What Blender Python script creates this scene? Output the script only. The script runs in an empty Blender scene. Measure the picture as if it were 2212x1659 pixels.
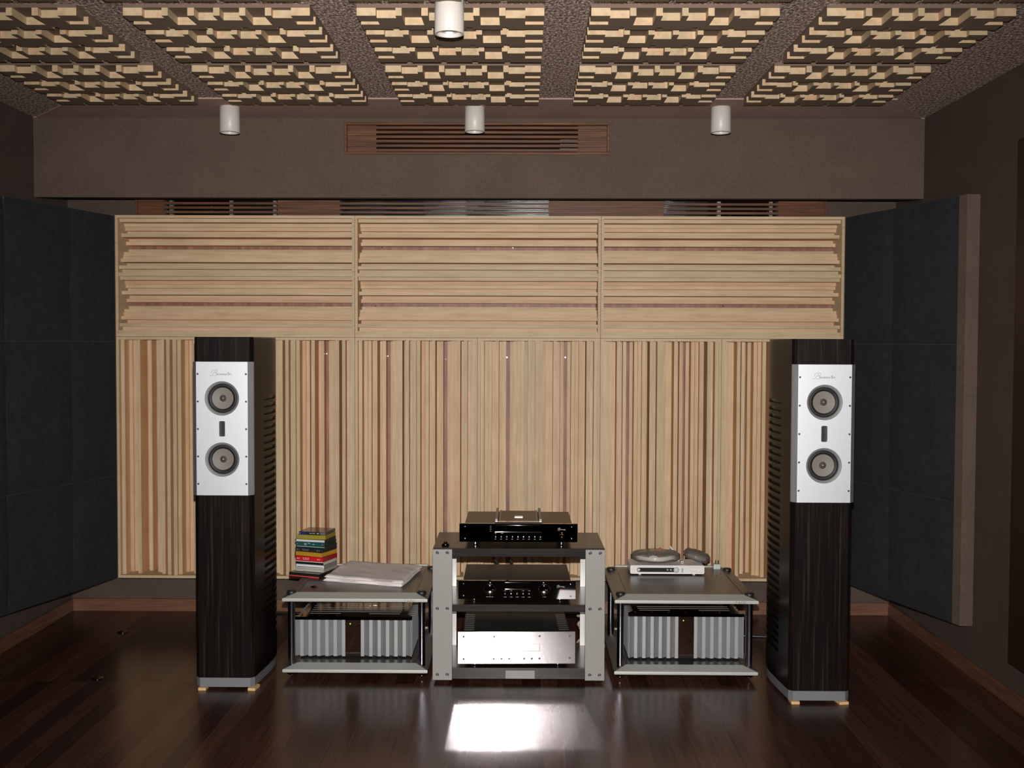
import bpy, bmesh, math, random
from mathutils import Vector, Matrix
random.seed(7)
SC = bpy.context.scene
COL = SC.collection
pi = math.pi

# ------------------------------------------------------------------ camera
F_PX, IMG_W, IMG_H = 2425.0, 2212.0, 1659.0
CAM_H = 1.415
YAW, PITCH, ROLL = 0.0099, 0.0369, 0.0035
cam_rot = (Matrix.Rotation(YAW, 3, 'Z') @ Matrix.Rotation(pi/2 - PITCH, 3, 'X') @ Matrix.Rotation(ROLL, 3, 'Z'))
cam = bpy.data.cameras.new('camera')
cam.sensor_width = 36.0
cam.lens = 36.0 * F_PX / IMG_W
cam.clip_start = 0.05
cam_o = bpy.data.objects.new('camera', cam)
COL.objects.link(cam_o)
cam_o.location = (0, 0, CAM_H)
cam_o.rotation_euler = cam_rot.to_euler()
SC.camera = cam_o

# ------------------------------------------------------------------ world, flash, exposure
world = bpy.data.worlds.new('world')
SC.world = world
world.use_nodes = True
world.node_tree.nodes['Background'].inputs[0].default_value = (0.9, 0.85, 0.8, 1)
world.node_tree.nodes['Background'].inputs[1].default_value = 0.0

fl = bpy.data.lights.new('camera_flash', 'SPOT')
fl.energy = 930.0
fl.color = (1.0, 0.975, 0.95)
fl.spot_size = math.radians(80)
fl.spot_blend = 1.0
fl.shadow_soft_size = 0.012
fl_o = bpy.data.objects.new('camera_flash', fl)
COL.objects.link(fl_o)
fl_o.location = (0.0, 0.03, 1.54)
fl_o.rotation_euler = (math.radians(90 - 3.0), 0, math.radians(0.5))

SC.view_settings.view_transform = 'Standard'
SC.view_settings.look = 'None'
SC.view_settings.gamma = 1.0
SC.view_settings.use_curve_mapping = False
SC.view_settings.exposure = 0.0
cy = SC.cycles
cy.use_denoising = True
cy.caustics_reflective = True
cy.caustics_refractive = False
cy.blur_glossy = 0.0
cy.max_bounces = 6
cy.diffuse_bounces = 4
cy.glossy_bounces = 4
cy.transmission_bounces = 4
cy.transparent_max_bounces = 12
cy.sample_clamp_indirect = 0.0
cy.use_guiding = True               # lets the flash light mirrored by the polished front reach the floor cleanly
cy.use_surface_guiding = True

# ------------------------------------------------------------------ measuring helpers
def ray(px, py):
    return cam_rot @ Vector(((px - IMG_W/2)/F_PX, -(py - IMG_H/2)/F_PX, -1.0))
def P(px, py, y):                       # point of the place seen at a pixel, on the plane Y = y
    r = ray(px, py); t = y / r.y
    return Vector((r.x*t, y, CAM_H + r.z*t))
def G(px, py, z=0.0):                   # the same on the level z
    r = ray(px, py); t = (z - CAM_H)/r.z
    return Vector((r.x*t, r.y*t, z))

# ------------------------------------------------------------------ materials
def new_mat(name):
    m = bpy.data.materials.new(name); m.use_nodes = True
    nt = m.node_tree
    return m, nt, nt.nodes['Principled BSDF']
def simple(name, col, rough=0.5, metal=0.0, spec=0.5, emit=None, estr=0.0, coat=0.0, alpha=1.0):
    m, nt, b = new_mat(name)
    b.inputs['Base Color'].default_value = (*col, 1)
    b.inputs['Roughness'].default_value = rough
    b.inputs['Metallic'].default_value = metal
    b.inputs['Specular IOR Level'].default_value = spec
    b.inputs['Coat Weight'].default_value = coat
    b.inputs['Alpha'].default_value = alpha
    if emit:
        b.inputs['Emission Color'].default_value = (*emit, 1)
        b.inputs['Emission Strength'].default_value = estr
    return m
def N(nt, typ, **kw):
    n = nt.nodes.new(typ)
    for k, v in kw.items():
        setattr(n, k, v)
    return n
def coords(nt, scale=(1, 1, 1), rot=(0, 0, 0)):
    tc = N(nt, 'ShaderNodeTexCoord'); mp = N(nt, 'ShaderNodeMapping')
    mp.inputs['Scale'].default_value = scale
    mp.inputs['Rotation'].default_value = rot
    nt.links.new(tc.outputs['Object'], mp.inputs['Vector'])
    return mp.outputs['Vector']
def noise(nt, vec, scale, detail=3, rough=0.5):
    n = N(nt, 'ShaderNodeTexNoise')
    n.inputs['Scale'].default_value = scale
    n.inputs['Detail'].default_value = detail
    n.inputs['Roughness'].default_value = rough
    nt.links.new(vec, n.inputs['Vector'])
    return n.outputs['Fac']
def ramp(nt, fac, stops):
    r = N(nt, 'ShaderNodeValToRGB')
    e = r.color_ramp.elements
    while len(e) < len(stops): e.new(0.5)
    for el, (p, c) in zip(e, stops):
        el.position = p; el.color = (*c, 1)
    nt.links.new(fac, r.inputs['Fac'])
    return r.outputs['Color']
def mix(nt, fac, a, b, mode='MIX'):
    m = N(nt, 'ShaderNodeMix', data_type='RGBA', blend_type=mode)
    if isinstance(fac, float): m.inputs[0].default_value = fac
    else: nt.links.new(fac, m.inputs[0])
    for i, v in ((6, a), (7, b)):
        if isinstance(v, tuple): m.inputs[i].default_value = (*v, 1)
        else: nt.links.new(v, m.inputs[i])
    return m.outputs[2]
def bump(nt, b, h, strength, dist=0.002):
    n = N(nt, 'ShaderNodeBump')
    n.inputs['Strength'].default_value = strength
    n.inputs['Distance'].default_value = dist
    nt.links.new(h, n.inputs['Height'])
    nt.links.new(n.outputs['Normal'], b.inputs['Normal'])

def pine(name, stretch):
    m, nt, b = new_mat(name)
    v = coords(nt, stretch)
    g = noise(nt, v, 14, 4, 0.6)
    base = ramp(nt, g, [(0.25, (0.46, 0.350, 0.225)), (0.55, (0.57, 0.445, 0.305)), (0.8, (0.64, 0.51, 0.365))])
    geo = N(nt, 'ShaderNodeNewGeometry')
    tint = ramp(nt, geo.outputs['Random Per Island'], [(0.0, (1.0, 0.78, 0.66)), (0.2, (1.05, 0.98, 0.86)), (0.42, (0.82, 0.82, 0.72)), (0.65, (1.10, 1.02, 0.93)), (0.85, (0.95, 0.80, 0.70)), (1.0, (1.12, 1.08, 1.0))])
    c = mix(nt, 0.85, base, tint, 'MULTIPLY')
    n2 = noise(nt, coords(nt, (1, 1, 1)), 9, 2)
    c = mix(nt, 0.35, c, ramp(nt, n2, [(0.3, (0.85, 0.78, 0.72)), (0.6, (1, 1, 1))]), 'MULTIPLY')
    nt.links.new(c, b.inputs['Base Color'])
    b.inputs['Roughness'].default_value = 0.55
    b.inputs['Specular IOR Level'].default_value = 0.3
    return m
M = {}
def pine_side(name, stretch):  # slat sides: warm light bounced between the slats is put into the colour
    m = pine(name, stretch)
    for n in m.node_tree.nodes:
        if n.type == 'VALTORGB' and len(n.color_ramp.elements) == 3:
            for e, c in zip(n.color_ramp.elements, ((0.66, 0.39, 0.21), (0.74, 0.47, 0.27), (0.80, 0.53, 0.32))): e.color = (*c, 1)
    return m
M['side_h'] = pine_side('bounce_tinted_side_horizontal', (0.35, 6, 6))
M['side_v'] = pine_side('bounce_tinted_side_vertical', (6, 6, 0.35))
M['pine_h'] = pine('pale_wood_horizontal', (0.35, 6, 6))
M['pine_v'] = pine('pale_wood_vertical', (6, 6, 0.35))
M['pine_c'] = pine('pale_wood_ceiling', (3, 1.2, 3))
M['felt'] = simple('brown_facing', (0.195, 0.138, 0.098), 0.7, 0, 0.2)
M['board'] = simple('brown_backing_board', (0.17, 0.115, 0.085), 0.7, 0, 0.2)

def fabric(name, c0, c1, scale=60, bstr=0.3):
    m, nt, b = new_mat(name)
    v = coords(nt)
    n1 = noise(nt, v, scale, 4, 0.7); n2 = noise(nt, v, 5, 3)
    c = mix(nt, n1, c0, c1)
    c = mix(nt, 0.5, c, ramp(nt, n2, [(0.3, (0.82, 0.82, 0.82)), (0.7, (1.1, 1.08, 1.05))]), 'MULTIPLY')
    nt.links.new(c, b.inputs['Base Color'])
    b.inputs['Roughness'].default_value = 0.95
    b.inputs['Specular IOR Level'].default_value = 0.08
    bump(nt, b, n1, bstr)
    return m
M['wall'] = fabric('brown_wall_cloth', (0.064, 0.045, 0.037), (0.118, 0.086, 0.070), 70)
M['soffit'] = fabric('brown_soffit_cloth', (0.083, 0.057, 0.045), (0.152, 0.109, 0.086), 70)
M['strip'] = fabric('pinkish_ceiling_cloth', (0.34, 0.225, 0.19), (0.52, 0.37, 0.32), 55)
M['blue'] = fabric('black_blue_velour', (0.016, 0.017, 0.020), (0.040, 0.042, 0.049), 30)

def rough_ceiling():
    m, nt, b = new_mat('rough_sprayed_ceiling')
    v = coords(nt, (1.0, 0.6, 1.0))
    n1 = noise(nt, v, 105, 4, 0.7)
    c = ramp(nt, n1, [(0.38, (0.11, 0.052, 0.045)), (0.50, (0.42, 0.27, 0.22)), (0.60, (1.0, 0.86, 0.74))])
    nt.links.new(c, b.inputs['Base Color'])
    b.inputs['Roughness'].default_value = 0.7
    bump(nt, b, n1, 1.0, 0.02)
    return m
M['ceiling'] = rough_ceiling()

def floor_mat():
    m, nt, b = new_mat('dark_merbau_boards')
    v = coords(nt, (1, 1, 1), (0, 0, pi/2))
    br = N(nt, 'ShaderNodeTexBrick')
    br.offset = 0.37; br.offset_frequency = 2
    br.inputs['Scale'].default_value = 1.0
    br.inputs['Brick Width'].default_value = 2.3
    br.inputs['Row Height'].default_value = 0.075
    br.inputs['Mortar Size'].default_value = 0.0011
    br.inputs['Mortar Smooth'].default_value = 0.2
    br.inputs['Bias'].default_value = 0.0
    br.inputs['Color1'].default_value = (0.031, 0.012, 0.008, 1)
    br.inputs['Color2'].default_value = (0.090, 0.039, 0.025, 1)
    br.inputs['Mortar'].default_value = (0.02, 0.008, 0.005, 1)
    nt.links.new(v, br.inputs['Vector'])
    g = noise(nt, coords(nt, (26, 0.9, 1)), 3.0, 4, 0.6)
    c = mix(nt, 0.8, br.outputs['Color'], ramp(nt, g, [(0.25, (0.45, 0.42, 0.42)), (0.7, (1.25, 1.15, 1.1))]), 'MULTIPLY')
    nt.links.new(c, b.inputs['Base Color'])
    rr = N(nt, 'ShaderNodeMapRange')
    rr.inputs['To Min'].default_value = 0.20; rr.inputs['To Max'].default_value = 0.32
    nt.links.new(g, rr.inputs['Value'])
    nt.links.new(rr.outputs['Result'], b.inputs['Roughness'])
    b.inputs['Specular IOR Level'].default_value = 0.30
    return m
M['floor'] = floor_mat()

def streak_wood(name, dark, mid, light, stretch, rough=0.35, sc=6, spec=0.4):
    m, nt, b = new_mat(name)
    g = noise(nt, coords(nt, stretch), sc, 5, 0.65)
    c = ramp(nt, g, [(0.35, dark), (0.55, mid), (0.72, light)])
    nt.links.new(c, b.inputs['Base Color'])
    b.inputs['Roughness'].default_value = rough
    b.inputs['Specular IOR Level'].default_value = spec
    return m
M['walnut'] = streak_wood('dark_red_louver_wood', (0.080, 0.030, 0.013), (0.135, 0.054, 0.026), (0.200, 0.090, 0.045), (0.6, 8, 14), 0.45, 6, 0.25)
M['backing'] = streak_wood('red_brown_ply', (0.20, 0.085, 0.055), (0.28, 0.125, 0.085), (0.36, 0.17, 0.12), (6, 6, 1), 0.5)
M['skirting'] = streak_wood('red_brown_skirting', (0.115, 0.048, 0.026), (0.16, 0.070, 0.040), (0.20, 0.095, 0.055), (0.8, 0.8, 16), 0.4)
M['ebony_v'] = streak_wood('macassar_ebony_upright', (0.003, 0.0025, 0.0025), (0.007, 0.0045, 0.004), (0.040, 0.021, 0.015), (16, 16, 0.35), 0.3, 7, 0.3)
M['ebony_h'] = streak_wood('macassar_ebony_shelf', (0.008, 0.005, 0.0045), (0.017, 0.011, 0.009), (0.045, 0.028, 0.021), (0.5, 10, 16), 0.28, 6, 0.3)
M['dark_lining'] = simple('dark_wood_lining', (0.030, 0.014, 0.009), 0.5, 0, 0.25)
M['gloss_dark'] = simple('gloss_dark_lacquer', (0.006, 0.004, 0.0035), 0.32, 0, 0.16)
M['slot'] = simple('deep_black', (0.003, 0.003, 0.003), 0.8)

def brushed(name, col, r0, haze=None, hz=0.4, vertical=True):
    m, nt, b = new_mat(name)
    b.inputs['Base Color'].default_value = (*col, 1)
    b.inputs['Metallic'].default_value = 1.0
    g = noise(nt, coords(nt, (90, 90, 2) if vertical else (2, 90, 90)), 5, 3, 0.6)
    rr = N(nt, 'ShaderNodeMapRange')
    rr.inputs['To Min'].default_value = r0*0.85; rr.inputs['To Max'].default_value = r0*1.2
    nt.links.new(g, rr.inputs['Value']); nt.links.new(rr.outputs['Result'], b.inputs['Roughness'])
    if haze:
        out = nt.nodes['Material Output']
        d = N(nt, 'ShaderNodeBsdfGlossy'); d.inputs['Color'].default_value = (*col, 1); d.inputs['Roughness'].default_value = haze
        mx = N(nt, 'ShaderNodeMixShader'); mx.inputs[0].default_value = hz
        nt.links.new(b.outputs[0], mx.inputs[1]); nt.links.new(d.outputs[0], mx.inputs[2])
        nt.links.new(mx.outputs[0], out.inputs['Surface'])
    return m
M['alu_mirror'] = brushed('polished_brushed_aluminium', (0.66, 0.61, 0.62), 0.045, 0.20, 0.34)
M['baffle'] = brushed('satin_silver_baffle', (0.66, 0.67, 0.705), 0.52, None)
M['alu_post'] = simple('bead_blasted_aluminium', (0.245, 0.232, 0.218), 0.5, 0.35, 0.5)
M['alu_in'] = simple('satin_aluminium_side', (0.80, 0.79, 0.78), 0.32, 0.4)
M['alu_bar'] = simple('silver_painted_bar', (0.42, 0.42, 0.39), 0.42, 0.2, 0.5)
M['alu_side'] = simple('grey_anodised_side', (0.20, 0.185, 0.17), 0.38, 0.6)
M['alu_fin'] = simple('silver_heatsink', (0.33, 0.33, 0.33), 0.48, 0.5, 0.5)
M['plate'] = simple('dark_grey_tray', (0.045, 0.042, 0.040), 0.28, 0.3)
M['pole'] = simple('dark_chrome_pole', (0.20, 0.20, 0.23), 0.20, 1.0)
M['chrome'] = simple('chrome', (0.75, 0.74, 0.76), 0.10, 1.0)
M['chrome_dark'] = simple('black_chrome', (0.22, 0.19, 0.18), 0.06, 1.0)
M['lid'] = simple('dark_mirror_lid', (0.038, 0.032, 0.029), 0.10, 1.0)
M['mirror'] = simple('black_mirror_face', (0.50, 0.47, 0.47), 0.03, 1.0)
M['rug'] = simple('dark_rug_pile', (0.008, 0.006, 0.005), 1.0, 0, 0.0)
M['gold'] = simple('gold_letters', (0.75, 0.55, 0.25), 0.25, 1.0)
M['black'] = simple('black_plastic', (0.012, 0.012, 0.013), 0.45)
M['rubber'] = simple('black_rubber_surround', (0.008, 0.006, 0.007), 0.6)
M['cone'] = simple('grey_woven_cone', (0.19, 0.17, 0.147), 0.6)
M['ring'] = simple('grey_metal_ring', (0.27, 0.27, 0.26), 0.55, 0.3)
M['copper_top'] = simple('bronze_brown_lid', (0.17, 0.105, 0.062), 0.45, 0.5)
M['graphite_top'] = simple('graphite_brown_lid', (0.040, 0.030, 0.024), 0.5, 0.3)
M['dark_top'] = simple('black_textured_lid', (0.022, 0.026, 0.025), 0.5, 0.2)
M['white_lamp'] = simple('white_painted_metal', (0.62, 0.57, 0.52), 0.4)
M['lamp_in'] = simple('satin_reflector', (0.75, 0.70, 0.68), 0.42, 0.8)
M['white_pl'] = simple('white_plastic', (0.62, 0.58, 0.57), 0.3)
M['grey_pl'] = simple('pale_grey_plastic', (0.40, 0.42, 0.39), 0.4)
M['ink'] = simple('grey_lettering', (0.20, 0.20, 0.22), 0.5)
M['ink_l'] = simple('white_print', (0.60, 0.60, 0.60), 0.5)
M['ink_r'] = simple('red_print', (0.55, 0.05, 0.04), 0.5)
M['screw'] = simple('dull_dark_screw', (0.07, 0.07, 0.075), 0.4, 0.5)
M['bolt'] = simple('steel_bolt', (0.12, 0.115, 0.11), 0.35, 0.7)
M['plug'] = simple('grey_phase_plug', (0.14, 0.12, 0.115), 0.25, 0.5)
M['bar'] = simple('satin_chrome_bar', (0.85, 0.85, 0.85), 0.3, 1.0)
M['alu_rear'] = simple('pale_aluminium_plate', (0.62, 0.60, 0.58), 0.35, 0.25)
M['plate_br'] = simple('polished_middle_plate', (0.55, 0.47, 0.42), 0.045, 1.0)
M['led'] = simple('green_led', (0.2, 0.8, 0.05), 0.4, emit=(0.45, 1.0, 0.04), estr=1.6)
M['led_r'] = simple('red_led', (0.8, 0.05, 0.03), 0.4, emit=(1.0, 0.05, 0.03), estr=0.5)
M['wedge'] = simple('raw_pine_wedge', (0.62, 0.40, 0.20), 0.7)
M['towel'] = fabric('white_towelling', (0.70, 0.64, 0.63), (0.84, 0.78, 0.76), 160, 0.7)
M['red'] = simple('red_ribbon', (0.45, 0.012, 0.008), 0.4)
M['cable_w'] = simple('pale_cable', (0.50, 0.49, 0.44), 0.4)
M['cable_b'] = simple('black_cable', (0.010, 0.010, 0.010), 0.4)
M['braid'] = simple('beige_braided_sleeve', (0.32, 0.24, 0.17), 0.6)
M['glass_d'] = simple('dark_reflecting_glass', (0.14, 0.15, 0.15), 0.13, 1.0)
def film():
    m, nt, b = new_mat('clear_plastic_film')
    out = nt.nodes['Material Output']
    t = N(nt, 'ShaderNodeBsdfTransparent'); t.inputs[0].default_value = (0.93, 0.92, 0.90, 1)
    g = N(nt, 'ShaderNodeBsdfGlossy'); g.inputs['Roughness'].default_value = 0.12
    d = N(nt, 'ShaderNodeBsdfDiffuse'); d.inputs['Color'].default_value = (0.75, 0.68, 0.63, 1)
    m1 = N(nt, 'ShaderNodeMixShader'); m1.inputs[0].default_value = 0.13
    m2 = N(nt, 'ShaderNodeMixShader')
    fr = N(nt, 'ShaderNodeFresnel'); fr.inputs[0].default_value = 1.35
    nt.links.new(t.outputs[0], m1.inputs[1]); nt.links.new(d.outputs[0], m1.inputs[2])
    nt.links.new(fr.outputs[0], m2.inputs[0]); nt.links.new(m1.outputs[0], m2.inputs[1]); nt.links.new(g.outputs[0], m2.inputs[2])
    nt.links.new(m2.outputs[0], out.inputs['Surface'])
    return m
M['film'] = film()

# ------------------------------------------------------------------ mesh builder
class MB:
    def __init__(s): s.v = []; s.f = []; s.m = []; s.sm = []
    def add(s, vs, fs, mi=0, smooth=False):
        o = len(s.v); s.v += [tuple(v) for v in vs]
        for f in fs: s.f.append(tuple(i+o for i in f)); s.m.append(mi); s.sm.append(smooth)
        return s
    def box(s, x0, x1, y0, y1, z0, z1, mi=0):
        v = [(x, y, z) for x in (x0, x1) for y in (y0, y1) for z in (z0, z1)]
        return s.add(v, [(0, 1, 3, 2), (4, 6, 7, 5), (0, 4, 5, 1), (2, 3, 7, 6), (0, 2, 6, 4), (1, 5, 7, 3)], mi)
    def prism(s, poly, a, b, axis='z', mi=0, smooth=False):
        # poly is a list of 2-D points, extruded from a to b along the axis
        def pt(p, h):
            return {'z': (p[0], p[1], h), 'y': (p[0], h, p[1]), 'x': (h, p[0], p[1])}[axis]
        n = len(poly)
        v = [pt(p, a) for p in poly] + [pt(p, b) for p in poly]
        s.add(v, [(i, (i+1) % n, n+(i+1) % n, n+i) for i in range(n)], mi, smooth)
        return s.add(v, [tuple(range(n-1, -1, -1)), tuple(range(n, 2*n))], mi)
    def lathe(s, prof, c=(0, 0, 0), axis='z', seg=32, mi=0, smooth=True):
        v = []; f = []
        for k in range(seg):
            a = 2*pi*k/seg
            for r, h in prof:
                if axis == 'z': p = (c[0]+r*math.cos(a), c[1]+r*math.sin(a), c[2]+h)
                elif axis == 'y': p = (c[0]+r*math.cos(a), c[1]+h, c[2]+r*math.sin(a))
                else: p = (c[0]+h, c[1]+r*math.cos(a), c[2]+r*math.sin(a))
                v.append(p)
        n = len(prof)
        for k in range(seg):
            k2 = (k+1) % seg
            for i in range(n-1):
                f.append((k*n+i, k2*n+i, k2*n+i+1, k*n+i+1))
        return s.add(v, f, mi, smooth)
    def cyl(s, c, r, h0, h1, axis='z', seg=24, mi=0):
        e = min(0.0006, r*0.1)
        return s.lathe([(0, h0), (r, h0), (r, h0), (r, h1), (r, h1), (0, h1)], c, axis, seg, mi, False)
    def tube(s, pts, r, seg=10, mi=0, closed=False):
        pts = [Vector(p) for p in pts]; n = len(pts)
        up = Vector((0.13, 0.21, 1)).normalized(); v = []; f = []
        for i, p in enumerate(pts):
            if closed: t = pts[(i+1) % n] - pts[i-1]
            else: t = pts[min(i+1, n-1)] - pts[max(i-1, 0)]
            t.normalize()
            a = t.cross(up)
            if a.length < 1e-4: a = t.cross(Vector((1, 0, 0)))
            a.normalize(); b = t.cross(a)
            for k in range(seg):
                w = 2*pi*k/seg
                v.append(p + (a*math.cos(w) + b*math.sin(w))*r)
        for i in range(n if closed else n-1):
            j = (i+1) % n
            for k in range(seg):
                k2 = (k+1) % seg
                f.append((i*seg+k, i*seg+k2, j*seg+k2, j*seg+k))
        s.add(v, f, mi, True)
        if not closed:
            s.add(v[:seg], [tuple(range(seg))], mi); s.add(v[-seg:], [tuple(range(seg))], mi)
        return s
    def ribbon(s, pts, w, y=0.0, th=0.0004, mi=0):
        # a flat drawn line in the plane facing -Y
        for a, b in zip(pts[:-1], pts[1:]):
            d = Vector((b[0]-a[0], b[1]-a[1]))
            if d.length < 1e-9: continue
            d.normalize(); n = Vector((-d.y, d.x))*w/2; e = d*w*0.3
            q = [(a[0]-e.x+n.x, a[1]-e.y+n.y), (a[0]-e.x-n.x, a[1]-e.y-n.y), (b[0]+e.x-n.x, b[1]+e.y-n.y), (b[0]+e.x+n.x, b[1]+e.y+n.y)]
            s.prism(q, y-th, y, 'y', mi)
        return s
    def build(s, name, mats, parent=None, loc=None, bevel=0.0, seg=2, label=None):
        me = bpy.data.meshes.new(name)
        me.from_pydata(s.v, [], s.f)
        if not isinstance(mats, (list, tuple)): mats = [mats]
        for m in mats: me.materials.append(m)
        me.polygons.foreach_set('material_index', s.m)
        me.polygons.foreach_set('use_smooth', s.sm)
        bm = bmesh.new(); bm.from_mesh(me)
        bmesh.ops.recalc_face_normals(bm, faces=bm.faces)
        bm.to_mesh(me); bm.free()
        o = bpy.data.objects.new(name, me); COL.objects.link(o)
        if parent: o.parent = parent
        if loc is not None: o.location = loc
        if bevel > 0:
            b = o.modifiers.new('bevel', 'BEVEL'); b.width = bevel; b.segments = seg
            b.limit_method = 'ANGLE'; b.angle_limit = math.radians(40)
        if label: o['label'] = label
        return o
def build_each(b, name, mats, parent, bevel=0.0):
    # every separate piece of the builder becomes an object of its own
    par = list(range(len(b.v)))
    def find(i):
        while par[i] != i: par[i] = par[par[i]]; i = par[i]
        return i
    for f in b.f:
        for k in f[1:]: par[find(k)] = find(f[0])
    grp = {}
    for fi, f in enumerate(b.f): grp.setdefault(find(f[0]), []).append(fi)
    out = []
    for fs in grp.values():
        m = MB(); mp = {}
        for fi in fs:
            nf = []
            for k in b.f[fi]:
                if k not in mp: mp[k] = len(m.v); m.v.append(b.v[k])
                nf.append(mp[k])
            m.f.append(tuple(nf)); m.m.append(b.m[fi]); m.sm.append(b.sm[fi])
        out.append(m.build(name, mats, parent, bevel=bevel))
    return out
def tag(o, label, cat, group=None):
    o['label'] = label; o['category'] = cat
    if group: o['group'] = group
    return o
def thing(name, label, cat, loc=(0, 0, 0), rz=0.0, group=None):
    o = bpy.data.objects.new(name, None); COL.objects.link(o)
    o.empty_display_size = 0.05
    o.location = loc; o.rotation_euler = (0, 0, rz)
    return tag(o, label, cat, group)
def struct(o):
    o['kind'] = 'structure'; return o
def dup(root, loc, label, rz=None):
    r = root.copy(); COL.objects.link(r); r.location = loc
    if rz is not None: r.rotation_euler = (0, 0, rz)
    r['label'] = label
    for ch in list(root.children):
        c = ch.copy(); COL.objects.link(c); c.parent = r
        for g in ch.children:
            d = g.copy(); COL.objects.link(d); d.parent = c
    return r
def smooth_path(pts, n=6, closed=False):
    out = []; m = len(pts)
    rng = range(m if closed else m-1)
    for i in rng:
        if closed: p = [Vector(pts[(i+k-1) % m]) for k in range(4)]
        else: p = [Vector(pts[min(max(i+k-1, 0), m-1)]) for k in range(4)]
        for k in range(n):
            t = k/n
            out.append(0.5*((2*p[1]) + (p[2]-p[0])*t + (2*p[0]-5*p[1]+4*p[2]-p[3])*t*t + (3*p[1]-p[0]-3*p[2]+p[3])*t**3))
    if not closed: out.append(Vector(pts[-1]))
    return out

# ------------------------------------------------------------------ the room
YW = 5.83                    # back wall
YD = 5.635                   # front of the wall diffusers
YS = 5.43                    # front of the soffit
XL = G(155, 1319).x - 0.0
XR = G(1924, 1331).x + 0.0
ZC = 2.495
YB = -2.6                    # wall behind the camera
T = 0.12
struct(MB().box(XL-T, XR+T, YB-T, YW+T, -0.1, 0).build('floor', M['floor']))
struct(MB().box(XL-T, XR+T, YB-T, YW+T, ZC, ZC+0.1).build('ceiling', M['ceiling']))
struct(MB().box(XL-T, XL, YB-T, YW+T, 0, ZC).build('wall_left', M['wall']))
struct(MB().box(XR, XR+T, YB-T, YW+T, 0, ZC).build('wall_right', M['wall']))
struct(MB().box(XL, XR, YW, YW+T, 0, ZC).build('wall_back', M['wall']))
struct(MB().box(XL, XR, YB-T, YB, 0, ZC).build('wall_front', M['wall']))
BH = 0.066
def skirt(name, x0, x1, y0, y1):
    struct(MB().box(x0, x1, y0, y1, 0.0, BH).build(name, M['skirting'], bevel=0.002))
skirt('baseboard_back', XL, XR, YW-0.012, YW)
skirt('baseboard_left', XL, XL+0.012, YB, YW-0.012)
skirt('baseboard_right', XR-0.012, XR, YB, YW-0.012)
# smooth cloth strip of the ceiling in front of the soffit
YE = 5.003
sx0, sx1 = G(190, 228, ZC-0.006).x, G(1920, 228, ZC-0.006).x
b = MB().prism([(sx0, YE), (sx1, YE), (XR-0.02, YS-0.01), (XR, YS), (XL, YS), (XL+0.02, YS-0.01)], ZC-0.006, ZC)
struct(b.build('trim_1', M['strip']))
# soffit, open where the louver sits
ZS = P(1000, 427.5, YS).z
gx0, gx1 = P(744, 300, YS).x, P(1317, 300, YS).x
gz0, gz1 = P(1030, 334, YS).z, P(1030, 264.5, YS).z
SB = 0.055
b = MB()
b.box(XL, gx0, YS, YS+SB, ZS, ZC); b.box(gx1, XR, YS, YS+SB, ZS, ZC)
b.box(gx0, gx1, YS, YS+SB, ZS, gz0); b.box(gx0, gx1, YS, YS+SB, gz1, ZC)
struct(b.build('trim_2', M['soffit']))
# dark wood lining further along the right wall
pw = P(2184, 1430, 4.37)
struct(MB().box(XR-0.02, XR, 2.2, XR/((2195-1130)/F_PX), 0.17, 2.2).build('trim_3', M['dark_lining'], bevel=0.003))

# ---- louver in the soffit
lv = thing('air_louver', 'dark red-brown wooden louver with a broad frame set into the soffit above the diffusers', 'vent', ((gx0+gx1)/2, YS, gz0))
W = (gx1-gx0)/2; Hh = gz1-gz0
b = MB(); fw = 0.012; e = 0.003
b.box(-W, W, -e, 0.11, Hh-fw, Hh-0.0005); b.box(-W, W, -e, 0.11, 0.0005, fw)
b.box(-W+0.0005, -W+fw, -e, 0.11, fw, Hh-fw); b.box(W-fw, W-0.0005, -e, 0.11, fw, Hh-fw)
b.build('frame', M['walnut'], lv, bevel=0.0015)
endw = (P(812, 300, YS).x - P(744, 300, YS).x)
b = MB()
zs = [fw + (Hh-2*fw)*(i+0.5)/6 for i in range(6)]
for z in zs: b.box(-W+fw, W-fw, 0.012, 0.06, z-0.0062, z+0.0062)
b.build('slats', M['walnut'], lv, bevel=0.001)
b = MB(); b.box(-W+fw, -W+endw, 0.018, 0.06, fw, Hh-fw); b.box(W-endw, W-fw, 0.018, 0.06, fw, Hh-fw)
build_each(b, 'end_panel', M['walnut'], lv, 0.001)
b = MB(); b.box(-W+endw, W-endw, 0.075, 0.085, fw, Hh-fw); b.build('dark_backing', M['slot'], lv)
b = MB(); b.box(W-endw-0.085, W-endw, 0.062, 0.074, fw, Hh*0.62); b.build('duct_edge', M['alu_side'], lv)
b = MB()
for sx in (-W+fw+0.008, W-fw-0.008):
    for z in (Hh*0.22, Hh*0.75): b.cyl((sx, 0.0, z), 0.0025, 0.008, 0.0182, 'y', 10)
build_each(b, 'screw', M['chrome'], lv)

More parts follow.
